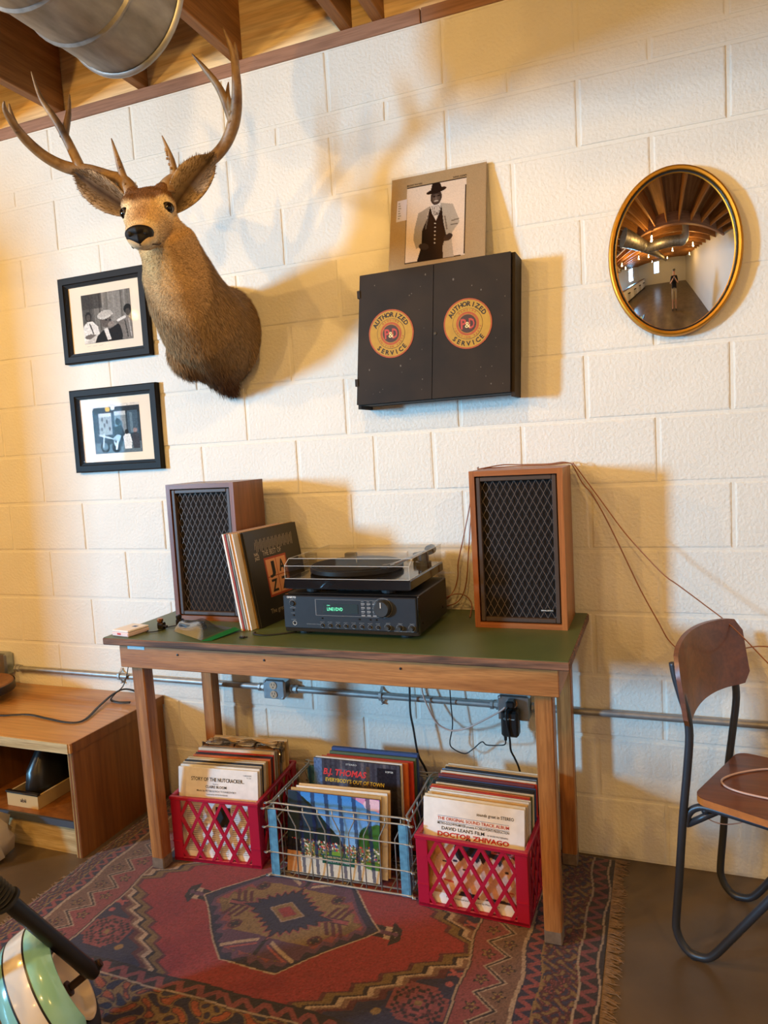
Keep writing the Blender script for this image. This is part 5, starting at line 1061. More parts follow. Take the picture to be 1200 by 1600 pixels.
# left crate
LP_ = (-1.2085, -.403)
crate(-1.371, -1.046, -.403, -.075, .236, math.radians(5.5), 'red plastic milk crate of records at the left, behind the table leg', LP_)
ML = Matrix.Translation((*LP_, 0)) @ Matrix.Rotation(math.radians(5.5), 4, 'Z')
seqL = [(246, 244, 240), (238, 234, 226), (150, 140, 126), (226, 214, 190), (40, 38, 40), (226, 214, 190), (222, 186, 130), (196, 160, 100), (214, 110, 50), (120, 52, 56), (40, 38, 40), (200, 60, 44), (226, 214, 190), (150, 140, 126), (170, 120, 66), (40, 38, 40), (238, 234, 226), (150, 140, 126), (222, 186, 130), (222, 186, 130), (196, 160, 100), (222, 186, 130), (196, 160, 100)]
y = .013
for i, col in enumerate(seqL):
    th = random.uniform(.004, .0068); jx, jz = random.uniform(-.006, .006), random.uniform(-.003, .003); ln = math.radians(6) * (1 - i / 30); yw = 0
    M = ML @ Matrix.Translation((.001 + jx * .6, y, FZ + .0125)) @ Matrix.Rotation(yw * .3, 4, 'Z') @ Matrix.Rotation(-ln, 4, 'X')
    if i == 0: lab = 'white spoken-word story album facing out at the front of the left red crate'
    else: lab = '%s record sleeve, %s from the front in the left red crate' % (CN[col], ORD[i])
    if 14 <= i <= 18: lab = '%s record sleeve in crinkled clear film, %s from the front in the left red crate' % (CN[col], ORD[i])
    ob, pl = sleeve(M, th, .298, .304 + jz + (.004 if i > 11 else 0), col, lab, GL)
    if i == 0:
        mb = MB(); text(mb, pl, 'STORY OF THE NUTCRACKER..', .05, .043, .013, .198, bold=.01); text(mb, pl, 'CLAIRE BLOOM', .104, .066, .009, .078, bold=.01); text(mb, pl, 'Music by PETER ILYICH TCHAIKOVSKY', .07, .079, .0062, .148, bold=.004); text(mb, pl, 'Conducted by ARTUR RODZINSKI', .106, .0895, .0045, .08, bold=.004); text(mb, pl, 'Read by', .132, .0535, .004, .02); text(mb, pl, 'CAEDMON', .245, .018, .0045, .03); text(mb, pl, 'TC 1524', .258, .0255, .0045, .016); mb.build('lettering', 'black_ink', ob)['kind'] = 'stuff'
        mb = MB()
        for cx in (.03, .20):
            for k in range(24):
                yy = .128 + k * .0066
                if cx > .1 and yy < .195 and False: continue
                flat(mb, pl, [(cx, yy), (cx + .075 + .012 * math.sin(k * 3), yy), (cx + .075 + .012 * math.sin(k * 3), yy + .0016), (cx, yy + .0016)], .0004)
        for k in range(14): yy = .205 + k * .0066; flat(mb, pl, [(.125, yy), (.185, yy), (.185, yy + .0016), (.125, yy + .0016)], .0004)
        mb.build('liner_notes', 'grey_ink', ob)['kind'] = 'stuff'
        mb = MB(); flat(mb, pl, [(.14, .128), (.195, .128), (.195, .195), (.14, .195)], .0005); mb.build('portrait_print', 'black_ink', ob)
    if 14 <= i <= 18:
        mb = MB(); n_ = 12; V_ = []
        for k in range(n_ + 1):
            for q in range(4): V_.append(M @ Vector((-.156 + .312 * k / n_, -.003 + .007 * (q / 3) + .003 * math.sin(k * 1.9 + q), .307 + jz + .006 + .007 * math.sin(k * 1.3 + i) * (1 if q in (1, 2) else .2) - (.07 if q in (0, 3) else 0))))
        mb.add(V_, [(k * 4 + q, k * 4 + q + 1, (k + 1) * 4 + q + 1, (k + 1) * 4 + q) for k in range(n_) for q in range(3)]); mb.build('film_wrap', 'clear_film', ob, smooth=True)
    y += th + random.uniform(.0055, .0085)
# right crate
RP_ = (-.324, -.425)
crate(-.491, -.159, -.425, -.097, .231, math.radians(-2), 'red plastic milk crate of records at the right beside the table leg', RP_)
MR = Matrix.Translation((*RP_, 0)) @ Matrix.Rotation(math.radians(-2), 4, 'Z')
seqR = [(246, 244, 240), (226, 214, 190), (226, 214, 190), (222, 186, 130), (238, 234, 226), (238, 234, 226), (200, 60, 44), (214, 110, 50), (92, 110, 80), (226, 214, 190), (40, 38, 40), (40, 38, 40), (60, 84, 140), (120, 52, 56), (200, 60, 44), (226, 214, 190), (60, 84, 140), (120, 150, 190), (40, 38, 40), (222, 186, 130), (238, 234, 226), (226, 214, 190)]
y = .013
for i, col in enumerate(seqR):
    th = random.uniform(.004, .0065); jx, jz = random.uniform(-.006, .006), random.uniform(-.003, .003); ln = math.radians(9) * (1 - i / 30)
    M = MR @ Matrix.Translation((jx * .7, y, FZ + .0125)) @ Matrix.Rotation(-ln, 4, 'X')
    lab = 'white film soundtrack album with red title at the front of the right red crate' if i == 0 else '%s record sleeve, %s from the front in the right red crate' % (CN[col], ORD[i])
    ob, pl = sleeve(M, th, .306, .304 + jz + (.004 if i > 9 else 0), col, lab, GR)
    if i == 0:
        p = Paint(120, 70, (226, 190, 160), 6)
        p.rect(0, 0, .16, 1, (206, 150, 104)).ell(.24, .5, .17, .46, (236, 200, 180), rot=.25).poly([(0, 0), (.2, 0), (.1, .35), (.05, .9), (0, 1)], (214, 170, 110)).ell(.31, .36, .028, .022, (60, 48, 60)).ell(.20, .40, .028, .02, (60, 48, 60)).line([(.19, .74), (.28, .76)], .018, (206, 96, 100)).ell(.45, .14, .15, .26, (44, 38, 44)).ell(.46, .62, .12, .38, (222, 174, 154)).ell(.41, .5, .025, .02, (60, 46, 50)).poly([(.34, 1), (.38, .9), (.54, .92), (.58, 1)], (52, 42, 46))
        p.rect(.575, 0, .585, 1, (226, 196, 170)).ell(.70, .16, .13, .24, (52, 40, 38)).ell(.70, .60, .11, .40, (214, 164, 142)).ell(.74, .44, .025, .02, (56, 40, 40)).ell(.90, .12, .12, .2, (96, 70, 54)).ell(.89, .55, .11, .42, (222, 178, 156)).ell(.86, .42, .022, .02, (60, 44, 44)).line([(.84, .78), (.92, .78)], .016, (190, 96, 90)).poly([(.62, 1), (.68, .93), (.95, .95), (1, 1)], (56, 48, 50)).noise(.05, 2)
        p.mesh('cover_print', pl, .012, .118, .294, .272, 'print', ob, z=.0006)
        mb = MB(); text(mb, pl, 'sounds great in STEREO', .275, .035, .0095, .11, 'r', bold=.006); text(mb, pl, 'METRO-GOLDWYN-MAYER presents A CARLO PONTI PRODUCTION', .153, .074, .0075, .216, 'c', bold=.006); text(mb, pl, "DAVID LEAN'S FILM", .058, .089, .010, .13, 'l', bold=.008); text(mb, pl, 'OF BORIS PASTERNAKS', .196, .089, .005, .062, 'l'); text(mb, pl, 'Music Composed and Conducted by Maurice Jarre', .153, .284, .005, .16, 'c'); mb.build('lettering', 'black_ink', ob)['kind'] = 'stuff'
        mb = MB(); text(mb, pl, 'THE ORIGINAL SOUND TRACK ALBUM', .153, .061, .0095, .216, 'c', bold=.006); text(mb, pl, 'DOCTOR ZHIVAGO', .153, .108, .0135, .216, 'c', bold=.035); mb.build('red_lettering', 'red_ink', ob)['kind'] = 'stuff'
        mb = MB()
        for yy in (.0485, .0645): flat(mb, pl, [(.045, yy), (.261, yy), (.261, yy + .0009), (.045, yy + .0009)], .0006)
        mb.build('blue_rule', 'blue_ink', ob)['kind'] = 'stuff'
        mb = MB(); flat(mb, pl, [(.045, .095 + .016), (.19, .111), (.19, .1118), (.045, .1118)], .0006); mb.build('black_rule', 'black_ink', ob)
        mb = MB(); flat(mb, pl, [(.208, .114), (.276, .114), (.276, .136), (.208, .136)], .0010); lb = mb.build('award_label', mat('award_pink', S(198, 96, 92), .6), ob)
        mb = MB(); text(mb, pl, 'ACADEMY', .238, .1225, .0068, .05, 'c', z=.0014, bold=.02); text(mb, pl, 'AWARD WINNER', .242, .132, .0055, .05, 'c', z=.0014, bold=.02); mb.build('lettering', 'black_ink', lb)
        mb = MB()
        for k in range(8): a_ = k * PI / 4; mb.sphere(pl.at(.139 + .006 * math.cos(a_), .112 + .006 * math.sin(a_) * .8, .001), .0022, 6, 4, (1, .4, 1))
        mb.build('black_ornament', 'black_ink', ob)
    y += th + random.uniform(.0055, .0080)
# wire crate
mat('crate_wire', S(178, 180, 178), .4, .45, n=.35, nscale=40); mat('post_blue', S(104, 172, 210), .45, n=.35, nscale=60, col2=S(74, 128, 164))
MPv = (-.7575, -.402); MM = Matrix.Translation((*MPv, 0)) @ Matrix.Rotation(math.radians(2), 4, 'Z')
t = thing('wire_crate', 'blue-cornered wire milk crate of records between the red crates', 'crate', (*MPv, FZ))
hw, dp, zt, z0 = .231, .315, .255, FZ + .004; wr = .0021
def rect(z, r, name, inset=0): a, b, c, d = -hw + inset, hw - inset, inset, dp - inset; MB().tube(smoothpath([(a + .015, c, z), (b - .015, c, z), (b, c + .015, z), (b, d - .015, z), (b - .015, d, z), (a + .015, d, z), (a, d - .015, z), (a, c + .015, z)], 3, True), r, 6, closed=True).xf(MM).build(name, 'crate_wire', t, smooth=True)
rect(zt + .003, .0033, 'rim_wire', .004); rect(zt - .013, .0030, 'rim_wire', -.003); rect(zt - .075, .0026, 'band_wire', -.003); rect(.095, .0026, 'band_wire', -.003); rect(z0 + .004, .0036, 'base_wire', -.002)
def vert(p, dirv, out):
    x, y_ = p; b_ = out; MB().tube([MM @ Vector(q) for q in ((x, y_, zt), (x, y_, zt - .022), (x + dirv[0] * .022, y_ + dirv[1] * .022, zt - .066), (x + dirv[0] * .022, y_ + dirv[1] * .022, z0 + .004))], wr, 5).build('upright_wire', 'crate_wire', t, smooth=True)
for k in range(9):
    x = -hw + .028 + k * (2 * hw - .056) / 8
    for y_ in (0, dp): vert((x - (.011 if k < 5 else -.011), y_), (1 if k < 5 else -1, 0), 0)
for k in range(6):
    y_ = .03 + k * (dp - .06) / 5
    for x in (-hw, hw): vert((x, y_ - .011), (0, 1), 0)
for k in range(10):
    x = -hw + .02 + k * (2 * hw - .04) / 9; MB().tube([MM @ Vector((x, 0, z0 + .004)), MM @ Vector((x, dp, z0 + .004))], wr, 5).build('floor_wire', 'crate_wire', t)
for k in range(7):
    y_ = .02 + k * (dp - .04) / 6; MB().tube([MM @ Vector((-hw, y_, z0 + .0065)), MM @ Vector((hw, y_, z0 + .0065))], wr, 5).build('floor_wire', 'crate_wire', t)
for sx in (-1, 1):
    for yy, sy in ((0, 1), (dp, -1)):
        mb = MB(); x = sx * hw; mb.box(x, x - sx * .025, yy - sy * .004, yy - sy * .0015, z0, zt - .014); mb.box(x + sx * .0015, x + sx * .004, yy - sy * .004, yy + sy * .017, z0, zt - .014); mb.xf(MM).build('corner_post', 'post_blue', t)
for k in range(5): MB().sphere(MM @ Vector((-hw + .09 + k * .075, -.002, z0 + .003)), .0045, 8, 6, (1, .5, .7)).build('rivet', 'crate_wire', t, smooth=True)
# records leaning back at the front of the wire crate
def mrec(x, y, lean, yw, th, wd, hh, col, lab, roll=0):
    M = MM @ Matrix.Translation((x, y, FZ + .014)) @ Matrix.Rotation(yw, 4, 'Z') @ Matrix.Rotation(-lean, 4, 'X') @ Matrix.Rotation(roll, 4, 'Y'); return sleeve(M, th, wd, hh, col, lab, GM)
ob, pl = mrec(-.033, .022, math.radians(9), 0, .004, .320, .256, (60, 84, 140), 'blue-sky festival crowd album facing out at the front of the wire crate')
p = Paint(150, 150, (70, 140, 210), 8)
p.a[:] = srgb((60, 140, 226)) * (1 - p.Y[..., None]) + srgb((176, 220, 240)) * p.Y[..., None]
p.poly([(.7, 0), (1, 0), (1, .16), (.84, .08)], (232, 150, 190), .8).ell(.93, .07, .1, .07, (240, 214, 226), .7).poly([(0, 0), (.1, 0), (.28, .16), (.42, .34), (.58, .52), (.62, .62), (0, .64)], (36, 50, 44)).poly([(0, 0), (.08, .0), (.3, .24), (.4, .4), (.2, .5), (0, .5)], (44, 62, 78)).ell(.92, .48, .14, .16, (40, 84, 40)).ell(.88, .54, .12, .1, (56, 104, 44)).ell(.98, .42, .1, .12, (64, 116, 50))
p.rect(0, .60, 1, .80, (112, 130, 84))
for k in range(520):
    x, yy = p.r.random(), .585 + .2 * p.r.random() ** 1.2; q = [(236, 230, 220), (30, 30, 36), (200, 60, 60), (226, 200, 160), (60, 90, 160), (120, 90, 60)][p.r.integers(6)]; p.ell(x, yy, .008, .010, q)
p.rect(0, .785, 1, 1, (222, 214, 196)).poly([(0, .58), (.14, .6), (.16, .74), (.0, .74)], (24, 24, 28)).poly([(0, .74), (.14, .74), (.17, 1), (0, 1)], (206, 152, 104)).ell(.55, .74, .12, .05, (120, 160, 60)).ell(.95, .8, .12, .05, (92, 140, 60))
for k in range(6): x = .16 + k * .15; p.poly([(x - .06, 0), (x - .015, 0), (x + .055, 1), (x + .02, 1)], (34, 44, 84), .8)
p.noise(.05).mesh('cover_print', pl, .0006, .0006, pl.w - .0006, pl.h - .0006, 'print_gloss', ob, z=.0004)
mb = MB(); flat(mb, pl, [(.125, .188), (.236, .188), (.236, .216), (.125, .216)], .0008); lb = mb.build('green_banner', mat('banner_green', S(20, 84, 64), .5), ob)
mb = MB(); text(mb, pl, 'SUMMER FESTIVAL CONCERT', .18, .198, .0065, .098, 'c', z=.0012, bold=.01); text(mb, pl, 'LIVE IN THE PARK', .18, .210, .0065, .08, 'c', z=.0012, bold=.01); mb.build('lettering', 'white_ink', lb)
for i, (col, x, yw, lab) in enumerate((((196, 160, 100), -.028, .01, 'tan record sleeve right behind the festival album in the wire crate'), ((238, 234, 226), -.012, .03, 'white record sleeve leaning behind the festival album in the wire crate'), ((222, 186, 130), -.006, .045, 'brown card sleeve leaning third from the front in the wire crate'))):
    mrec(x, .032 + i * .0085, math.radians(9 + i * .6), yw, .0045, .314, .262 + .004 * i, col, lab)
ob, pl = mrec(-.006, .188, math.radians(3), -.012, .0045, .313, .304, (40, 38, 40), 'grey city street album with red and yellow title in the wire crate')
p = Paint(120, 120, (74, 74, 86), 9)
for k in range(16): p.rect(k / 16, 0, k / 16 + .03, 1, (60 + 50 * (k % 4 == 1), 58 + 46 * (k % 4 == 1), 70 + 40 * (k % 4 == 1)), .8)
p.rect(0, 0, .1, 1, (96, 130, 180), .8).rect(.62, .05, .66, .9, (92, 74, 62)).rect(.74, .05, .96, 1, (40, 38, 46)).rect(.78, .3, .9, .95, (62, 48, 42)).rect(.3, .1, .4, .5, (104, 110, 130), .6).noise(.12, 2)
p.mesh('cover_print', pl, .0006, .0006, pl.w - .0006, pl.h - .0006, 'print_gloss', ob, z=.0004)
mb = MB(); text(mb, pl, 'B.J. THOMAS', .035, .054, .0215, .16, shear=.25, bold=.03, z=.0008); mb.build('red_title', mat('title_red', S(226, 62, 62), .5), ob)
mb = MB(); text(mb, pl, "EVERYBODY'S OUT OF TOWN", .042, .078, .0135, .215, bold=.02, z=.0008, shear=.15); mb.build('yellow_title', 'yellow_ink', ob)
mb = MB(); flat(mb, pl, [(.135, .086), (.195, .086), (.195, .111), (.135, .111)], .0008); sg = mb.build('sign_print', 'black_ink', ob)
mb = MB(); flat(mb, pl, [(.139, .092), (.176, .092), (.176, .089), (.192, .0985), (.176, .108), (.176, .105), (.139, .105)], .0011); mb.build('arrow', 'white_ink', sg)
mb = MB(); text(mb, pl, 'ONE WAY', .142, .1022, .007, .032, z=.0015, bold=.02); mb.build('arrow_lettering', 'black_ink', sg)
mb = MB(); text(mb, pl, 'SCEPTER', .262, .028, .006, .028, bold=.01, z=.0008); text(mb, pl, 'STEREO', .120, .016, .006, .04, z=.0008)
for k in range(5): text(mb, pl, ['I Just Can\'t Help Believing', 'Raindrops Keep Fallin', 'Sandman  Bridge', 'Created for You', 'Oh Me Oh My'][k], .035, .098 + k * .0075, .0042, .045 - .004 * (k % 3), z=.0008)
mb.build('lettering', 'white_ink', ob)['kind'] = 'stuff'
for i, (col, x, hh, lab) in enumerate((((238, 234, 226), .0, .306, 'white-edged record sleeve directly behind the city street album'), ((214, 110, 50), .016, .304, 'orange record sleeve behind the city street album in the wire crate'), ((200, 60, 44), .03, .304, 'bright red record sleeve near the back of the wire crate'), ((92, 110, 80), .035, .310, 'green record sleeve near the back of the wire crate'), ((60, 84, 140), .037, .318, 'navy boxed record set at the very back of the wire crate'))):
    mrec(x, .196 + i * .014, math.radians(2.5), 0, .008 if i < 4 else .016, .313, hh, col, lab)
# ------------------------------------------------------------------ plywood bench with an open cubby
wood('ply_face', S(204, 150, 82), S(174, 118, 58), 'X', 5, .35, ring=2.5, bump=.05, coat=.3); wood('ply_side', S(150, 96, 44), S(120, 72, 30), 'Z', 5, .45, ring=2.5, bump=.05, coat=.1)
wood('ply_edge', S(196, 168, 112), S(150, 116, 66), 'Z', 60, .6, ring=.3); wood('maple_edge', S(206, 184, 136), S(176, 150, 100), 'X', 20, .6); mat('slate_edge', S(66, 72, 84), .5)
BX1, BX0, BY0, BZ = -1.702, -3.2, -.505, .42
t = thing('plywood_bench', 'low varnished plywood bench with an open cubby beside the table', 'bench', (-2.45, -.25, 0))
MB().box(BX0, BX1 - .002, BY0 + .003, -.004, BZ - .036, BZ, b=.0015).build('bench_top', 'ply_face', t)
MB().box(BX0, BX1 - .012, BY0, BY0 + .004, BZ - .036, BZ - .0012).build('front_edging', 'maple_edge', t)
sp = MB().box(BX1 - .03, BX1 - .006, BY0 + .016, -.006, 0, BZ - .036).build('side_panel', 'ply_side', t)
for k in range(4): MB().box(BX1 - .0295 + k * .006, BX1 - .0262 + k * .006, BY0 + .0145, BY0 + .0165, 0, BZ - .036).build('ply_layer', 'ply_edge' if k % 2 == 0 else 'ply_side', sp)
MB().box(BX1 - .0062, BX1 + .0, BY0 + .012, -.004, BZ - .036, BZ - .001).build('end_edging', 'ply_side', t)
MB().box(BX0, BX0 + .024, BY0 + .016, -.006, 0, BZ - .036).build('side_panel', 'ply_side', t)
MB().box(BX0 + .024, BX1 - .03, BY0 + .022, -.006, .108, .128).build('shelf', 'ply_side', t); MB().box(BX0 + .024, BX1 - .03, BY0 + .014, BY0 + .022, .106, .130).build('shelf_edge', 'slate_edge', t)
MB().box(BX0 + .024, BX1 - .03, BY0 + .03, BY0 + .045, 0, .106).build('kick_board', 'maple_edge', t); MB().box(BX0 + .024, BX1 - .03, -.02, -.008, .128, BZ - .036).build('back_panel', 'black_matte', t)
MB().box(-2.26, -2.236, BY0 + .02, -.02, .128, BZ - .036).build('divider', 'ply_side', t)
t = thing('card_box', 'open cardboard box with a black bag inside the bench cubby', 'box', (-2.0, -.33, .128)); mat('card_tan', S(196, 170, 120), .75); mat('bag_black', (.012, .011, .011), .3)
MB().box(-2.085, -1.935, -.452, -.445, .1285, .178).build('front_flap', 'card_tan', t); MB().box(-2.085, -1.935, -.20, -.193, .1285, .178).build('back_flap', 'card_tan', t)
for x in (-2.085, -1.942): MB().box(x, x + .007, -.445, -.2, .1285, .178).build('side_wall', 'card_tan', t)
MB().box(-2.078, -1.942, -.445, -.2, .1285, .133).build('bottom', 'card_tan', t); MB().box(-2.089, -1.931, -.456, -.44, .178, .186, b=.002).build('black_rim', 'bag_black', t)
pl = Plane((-2.085, -.452, .178), (-1.935, -.452, .178), (-2.085, -.452, .1285)); mb = MB(); text(mb, pl, 'abii', .065, .03, .015, .028, bold=.02); mb.build('lettering', 'black_ink', t)
mb = MB(); secs = []
for i, (z, w_, d_) in enumerate(((.135, .058, .10), (.18, .06, .105), (.24, .05, .09), (.30, .032, .05), (.335, .012, .02))): secs.append([(-2.01 + w_ * (1 + .12 * math.sin(k * 2.1 + i)) * math.cos(2 * PI * k / 14), -.32 + d_ * (1 + .1 * math.sin(k * 1.7 + i * 2)) * math.sin(2 * PI * k / 14), z) for k in range(14)])
mb.loft(secs).build('black_bag', 'bag_black', t, smooth=True)
cord('black_strap', [(-2.6, -.36, .424), (-2.35, -.35, .424), (-2.203, -.35, .424), (-2.09, -.322, .426), (-1.98, -.335, .425), (-1.856, -.347, .424), (-1.818, -.31, .425), (-1.86, -.19, .430), (-1.885, -.09, .438), (-1.87, -.045, .446), (-1.83, -.036, .443), (-1.79, -.045, .436)], .0075, 'black_cable', 'long black flat cord lying across the plywood bench', 'cord', n=4, sq=(1, .25))
cord('black_strap', [(-1.83, -.03, .60), (-1.85, -.03, .52), (-1.87, -.04, .46), (-1.885, -.07, .438), (-1.865, -.12, .43), (-1.82, -.13, .426), (-1.77, -.12, .426)], .006, 'black_cable', 'black cord looping behind the table leg onto the bench', 'cord', n=4, sq=(1, .3))
t = thing('wood_stool_seat', 'round-edged dark seat poking in over the bench at the left edge', 'stool', (-2.475, -.24, .42))
MB().lathe([(.001, .452), (.15, .452), (.155, .457), (.155, .486), (.15, .492), (.001, .492)], (-2.475, -.24, 0), n=40, cap=False).build('seat', 'ply_side', t, smooth=AUTO); MB().lathe([(.157, .454), (.159, .457), (.159, .486), (.157, .488)], (-2.475, -.24, 0), n=40, cap=False).build('edge_band', 'black', t, smooth=AUTO)
for a in range(3): MB().lathe([(.02, .4205), (.02, .452)], (-2.475 + .1 * math.cos(a * 2.1), -.24 + .1 * math.sin(a * 2.1), 0), n=12).build('foot', 'black', t)

# ------------------------------------------------------------------ chair with bent tube frame
wood('ply_brown', S(124, 70, 38), S(98, 52, 26), 'X', 8, .35, bump=.05, coat=.25); mat('ply_orange', S(190, 112, 40), .5, n=.3, nscale=40); mat('tube_slate', S(58, 62, 70), .38, .35)
CF, CL_, CO = Vector((.917, -.399, 0)), Vector((.399, .917, 0)), Vector((.328, -.269, 0))
def ch(f, l, z): return CO + CF * f + CL_ * l + Vector((0, 0, z))
t = thing('cafe_chair', 'brown plywood chair with dark bent tube frame by the wall', 'chair', tuple(CO)); rt = .0105
for s in (-.16, .16):
    so = s * 1.0
    pts = [(-.040, .785), (-.034, .75), (-.020, .70), (-.008, .66), (-.002, .60), (-.010, .50), (-.022, .38), (-.036, .20), (-.046, .085), (-.044, .055), (-.032, .028), (-.012, .0115), (.012, .011), (.036, .020), (.058, .045), (.10, .11), (.18, .235), (.27, .375), (.285, .405)]
    MB().tube(smoothpath([ch(f, s + (.022 * min(1, max(0, (z - .42) / .2)) if s > 0 else 0), z) for f, z in pts], 4), rt, 10).build('side_frame', 'tube_slate', t, smooth=True)
    MB().tube(smoothpath([ch(-.016, s * .96, .355), ch(-.012, s * .95, .385), ch(.006, s * .93, .407), ch(.04, s * .92, .416), ch(.15, s * .92, .416), ch(.30, s * .92, .414)], 5), rt * .9, 10).build('seat_rail', 'tube_slate', t, smooth=True)
    MB().tube([ch(.0, s, .0005), ch(.0, s, .004)], .010, 8).build('foot_glide', 'rubber', t)
MB().tube([ch(-.012, -.15, .36), ch(.06, -.13, .412)], .009, 8).build('brace', 'tube_slate', t, smooth=True); MB().tube([ch(-.012, .15, .36), ch(.06, .13, .412)], .009, 8).build('brace', 'tube_slate', t, smooth=True)
MB().tube([ch(.03, -.155, .408), ch(.03, .155, .408)], .008, 8).build('cross_tube', 'tube_slate', t, smooth=True); MB().tube([ch(.27, -.155, .405), ch(.27, .155, .405)], .008, 8).build('cross_tube', 'tube_slate', t, smooth=True)
def rpoly(w0, w1, d0, d1, r, n=6):
    P_ = []
    for cx, cy, a0 in ((d0 + r, -w0 + r, PI), (d1 - r, -w1 + r, 1.5 * PI), (d1 - r, w1 - r, 0), (d0 + r, w0 - r, .5 * PI)): P_ += [(cx + r * math.cos(a0 + .5 * PI * k / n), cy + r * math.sin(a0 + .5 * PI * k / n)) for k in range(n + 1)]
    return P_
P_ = rpoly(.168, .185, .006, .365, .035)
st = MB().prism(P_, lambda f, l: ch(f, l, .448), lambda f, l: ch(f, l, .446)).build('seat', 'ply_brown', t); MB().prism(P_, lambda f, l: ch(f, l, .4459), lambda f, l: ch(f, l, .428)).build('seat_edge', 'ply_orange', st)
def bk(l, h, off):
    c = .040 * (1 - (l / .198) ** 2); return ch(-.026 + .010 * l / .198 + off - c + .022 * (.81 - h) / .16 * 1.1, l + .012, h + .014 * l / .198 - .004)
n_ = 18; V_ = []; outl = []
for q in (0, .012):
    for k in range(n_ + 1):
        l = -.198 + .396 * k / n_; e = max(0, abs(l) - .163) / .035; ins = .034 * (1 - math.sqrt(max(0, 1 - min(1, e) ** 2)))
        arch = .020 * (1 - (l / .198) ** 2)
        V_ += [bk(l, .632 + ins + arch * .9, q + .008), bk(l, .70, q + .008), bk(l, .76, q + .008), bk(l, .818 - ins + arch, q + .008)]
m_ = (n_ + 1) * 4; F_ = [(k * 4 + j, k * 4 + j + 1, (k + 1) * 4 + j + 1, (k + 1) * 4 + j) for k in range(n_) for j in range(3)]; F_ = F_ + [tuple(i + m_ for i in reversed(f)) for f in F_]
for k in range(n_): F_ += [(k * 4, (k + 1) * 4, (k + 1) * 4 + m_, k * 4 + m_), (k * 4 + 3, k * 4 + 3 + m_, (k + 1) * 4 + 3 + m_, (k + 1) * 4 + 3)]
for j in range(3): F_ += [(j, j + m_, j + 1 + m_, j + 1), (n_ * 4 + j, n_ * 4 + j + 1, n_ * 4 + j + 1 + m_, n_ * 4 + j + m_)]
MB().add(V_, F_).build('backrest', 'ply_brown', t, smooth=AUTO)
cord('speaker_wire', [ch(.30, .05, .4515), ch(.20, .10, .4515), ch(.12, .10, .4515), ch(.06, .03, .4515), ch(.035, -.04, .4515), ch(.055, -.075, .4515), ch(.10, -.085, .4515), ch(.18, -.075, .4515), ch(.26, -.07, .4515), ch(.36, -.09, .4515)], .0028, 'clear_wire', 'pinkish speaker wire coiled on the chair seat', 'wire')
cord('speaker_wire', [ch(.035, -.03, .424), ch(.045, -.01, .40), ch(.065, .03, .36), ch(.07, .05, .325), ch(.055, .04, .305), ch(.02, .0, .305), ch(-.01, -.03, .325), ch(-.02, -.04, .36), ch(-.012, -.035, .395), ch(.0, -.03, .418)], .0016, 'clear_wire', 'thin wire loop hanging below the chair seat', 'wire')

# ------------------------------------------------------------------ retro mini motorbike, front end in view
mat('bike_mint', S(150, 214, 200), .16, coat=.8); mat('bike_white', S(236, 228, 214), .16, coat=.8); mat('bike_black', (.010, .009, .009), .35); mat('hub_cream', S(226, 200, 160), .35, coat=.3); mat('axle_brown', S(70, 52, 44), .45, .6); mat('lens_frost', S(226, 214, 198), .35)
wn = Vector((.638, .6, .48)).normalized(); wc = Vector((-1.109, -1.123, .152)); e1 = Vector((0, 0, 1)).cross(wn).normalized(); e2 = wn.cross(e1)
def wp(a, b, o): return wc + e1 * a + e2 * b + wn * o
def wpol(r, a, o): a = math.radians(a); return wp(r * math.cos(a), r * math.sin(a), o)
t = thing('mini_motorbike', 'mint green retro mini motorbike leaning at the lower left corner', 'motorbike', (wc.x, wc.y, 0))
o_ = tuple(wp(0, 0, -.04)); na = tuple(wn)
mb = MB(); mb.lathe([(.086, .030), (.100, .034), (.124, .028), (.138, .012), (.142, 0), (.138, -.012), (.124, -.028), (.100, -.034), (.086, -.030), (.084, 0), (.086, .030)], o_, na, 48, cap=False); mb.build('tyre', 'rubber', t, smooth=True)
mb = MB(); mb.lathe([(.088, .038), (.086, .041), (.081, .038), (.074, .020), (.030, .014), (.018, .022), (1e-4, .022)], o_, na, 48, cap=False); mb.lathe([(.088, -.038), (.086, -.041), (.081, -.038), (.074, -.020), (.030, -.014), (1e-4, -.014)], o_, na, 48, cap=False); mb.build('wheel_disc', 'hub_cream', t, smooth=True)
MB().tube([wp(0, 0, -.13), wp(0, 0, .07)], .0095, 12).build('axle', 'axle_brown', t, smooth=AUTO); MB().lathe([(.018, 0), (.018, .006), (.012, .007)], wp(0, 0, -.018), na, 16).build('hub_nut', 'axle_brown', t, smooth=AUTO)
MB().lathe([(.0135, 0), (.0135, .012), (.008, .013)], wp(0, 0, .052), na, 6).build('axle_nut', 'bike_black', t)
# mudguard: bands of colour across a curved shell
def guard(o0, o1, m, name, r0=.176, n=30, a0=62, a1=192):
    mb = MB(); secs = []
    for k in range(n + 1):
        a = a0 + (a1 - a0) * k / n; end = min(1, min(k, n - k) / 2.5); sec = []
        for q in np.linspace(o0, o1, 7): d = abs(q + .04) / .066; r = r0 - .030 * d ** 3.2 ; sec.append((r, q))
        sec += [(r - .003, q) for r, q in reversed(sec)]
        secs.append([wpol(r, a, -.04 + (q + .04) * (.80 + .20 * end)) for r, q in sec])
    mb.loft(secs); o = mb.build(name, m, t, smooth=AUTO); return o
guard(-.104, -.066, 'bike_mint', 'mudguard_side'); guard(-.066, -.062, 'bike_black', 'pinstripe', .1765); guard(-.062, -.018, 'bike_white', 'mudguard_stripe'); guard(-.018, -.014, 'bike_black', 'pinstripe', .1765); guard(-.014, .028, 'bike_mint', 'mudguard_side')
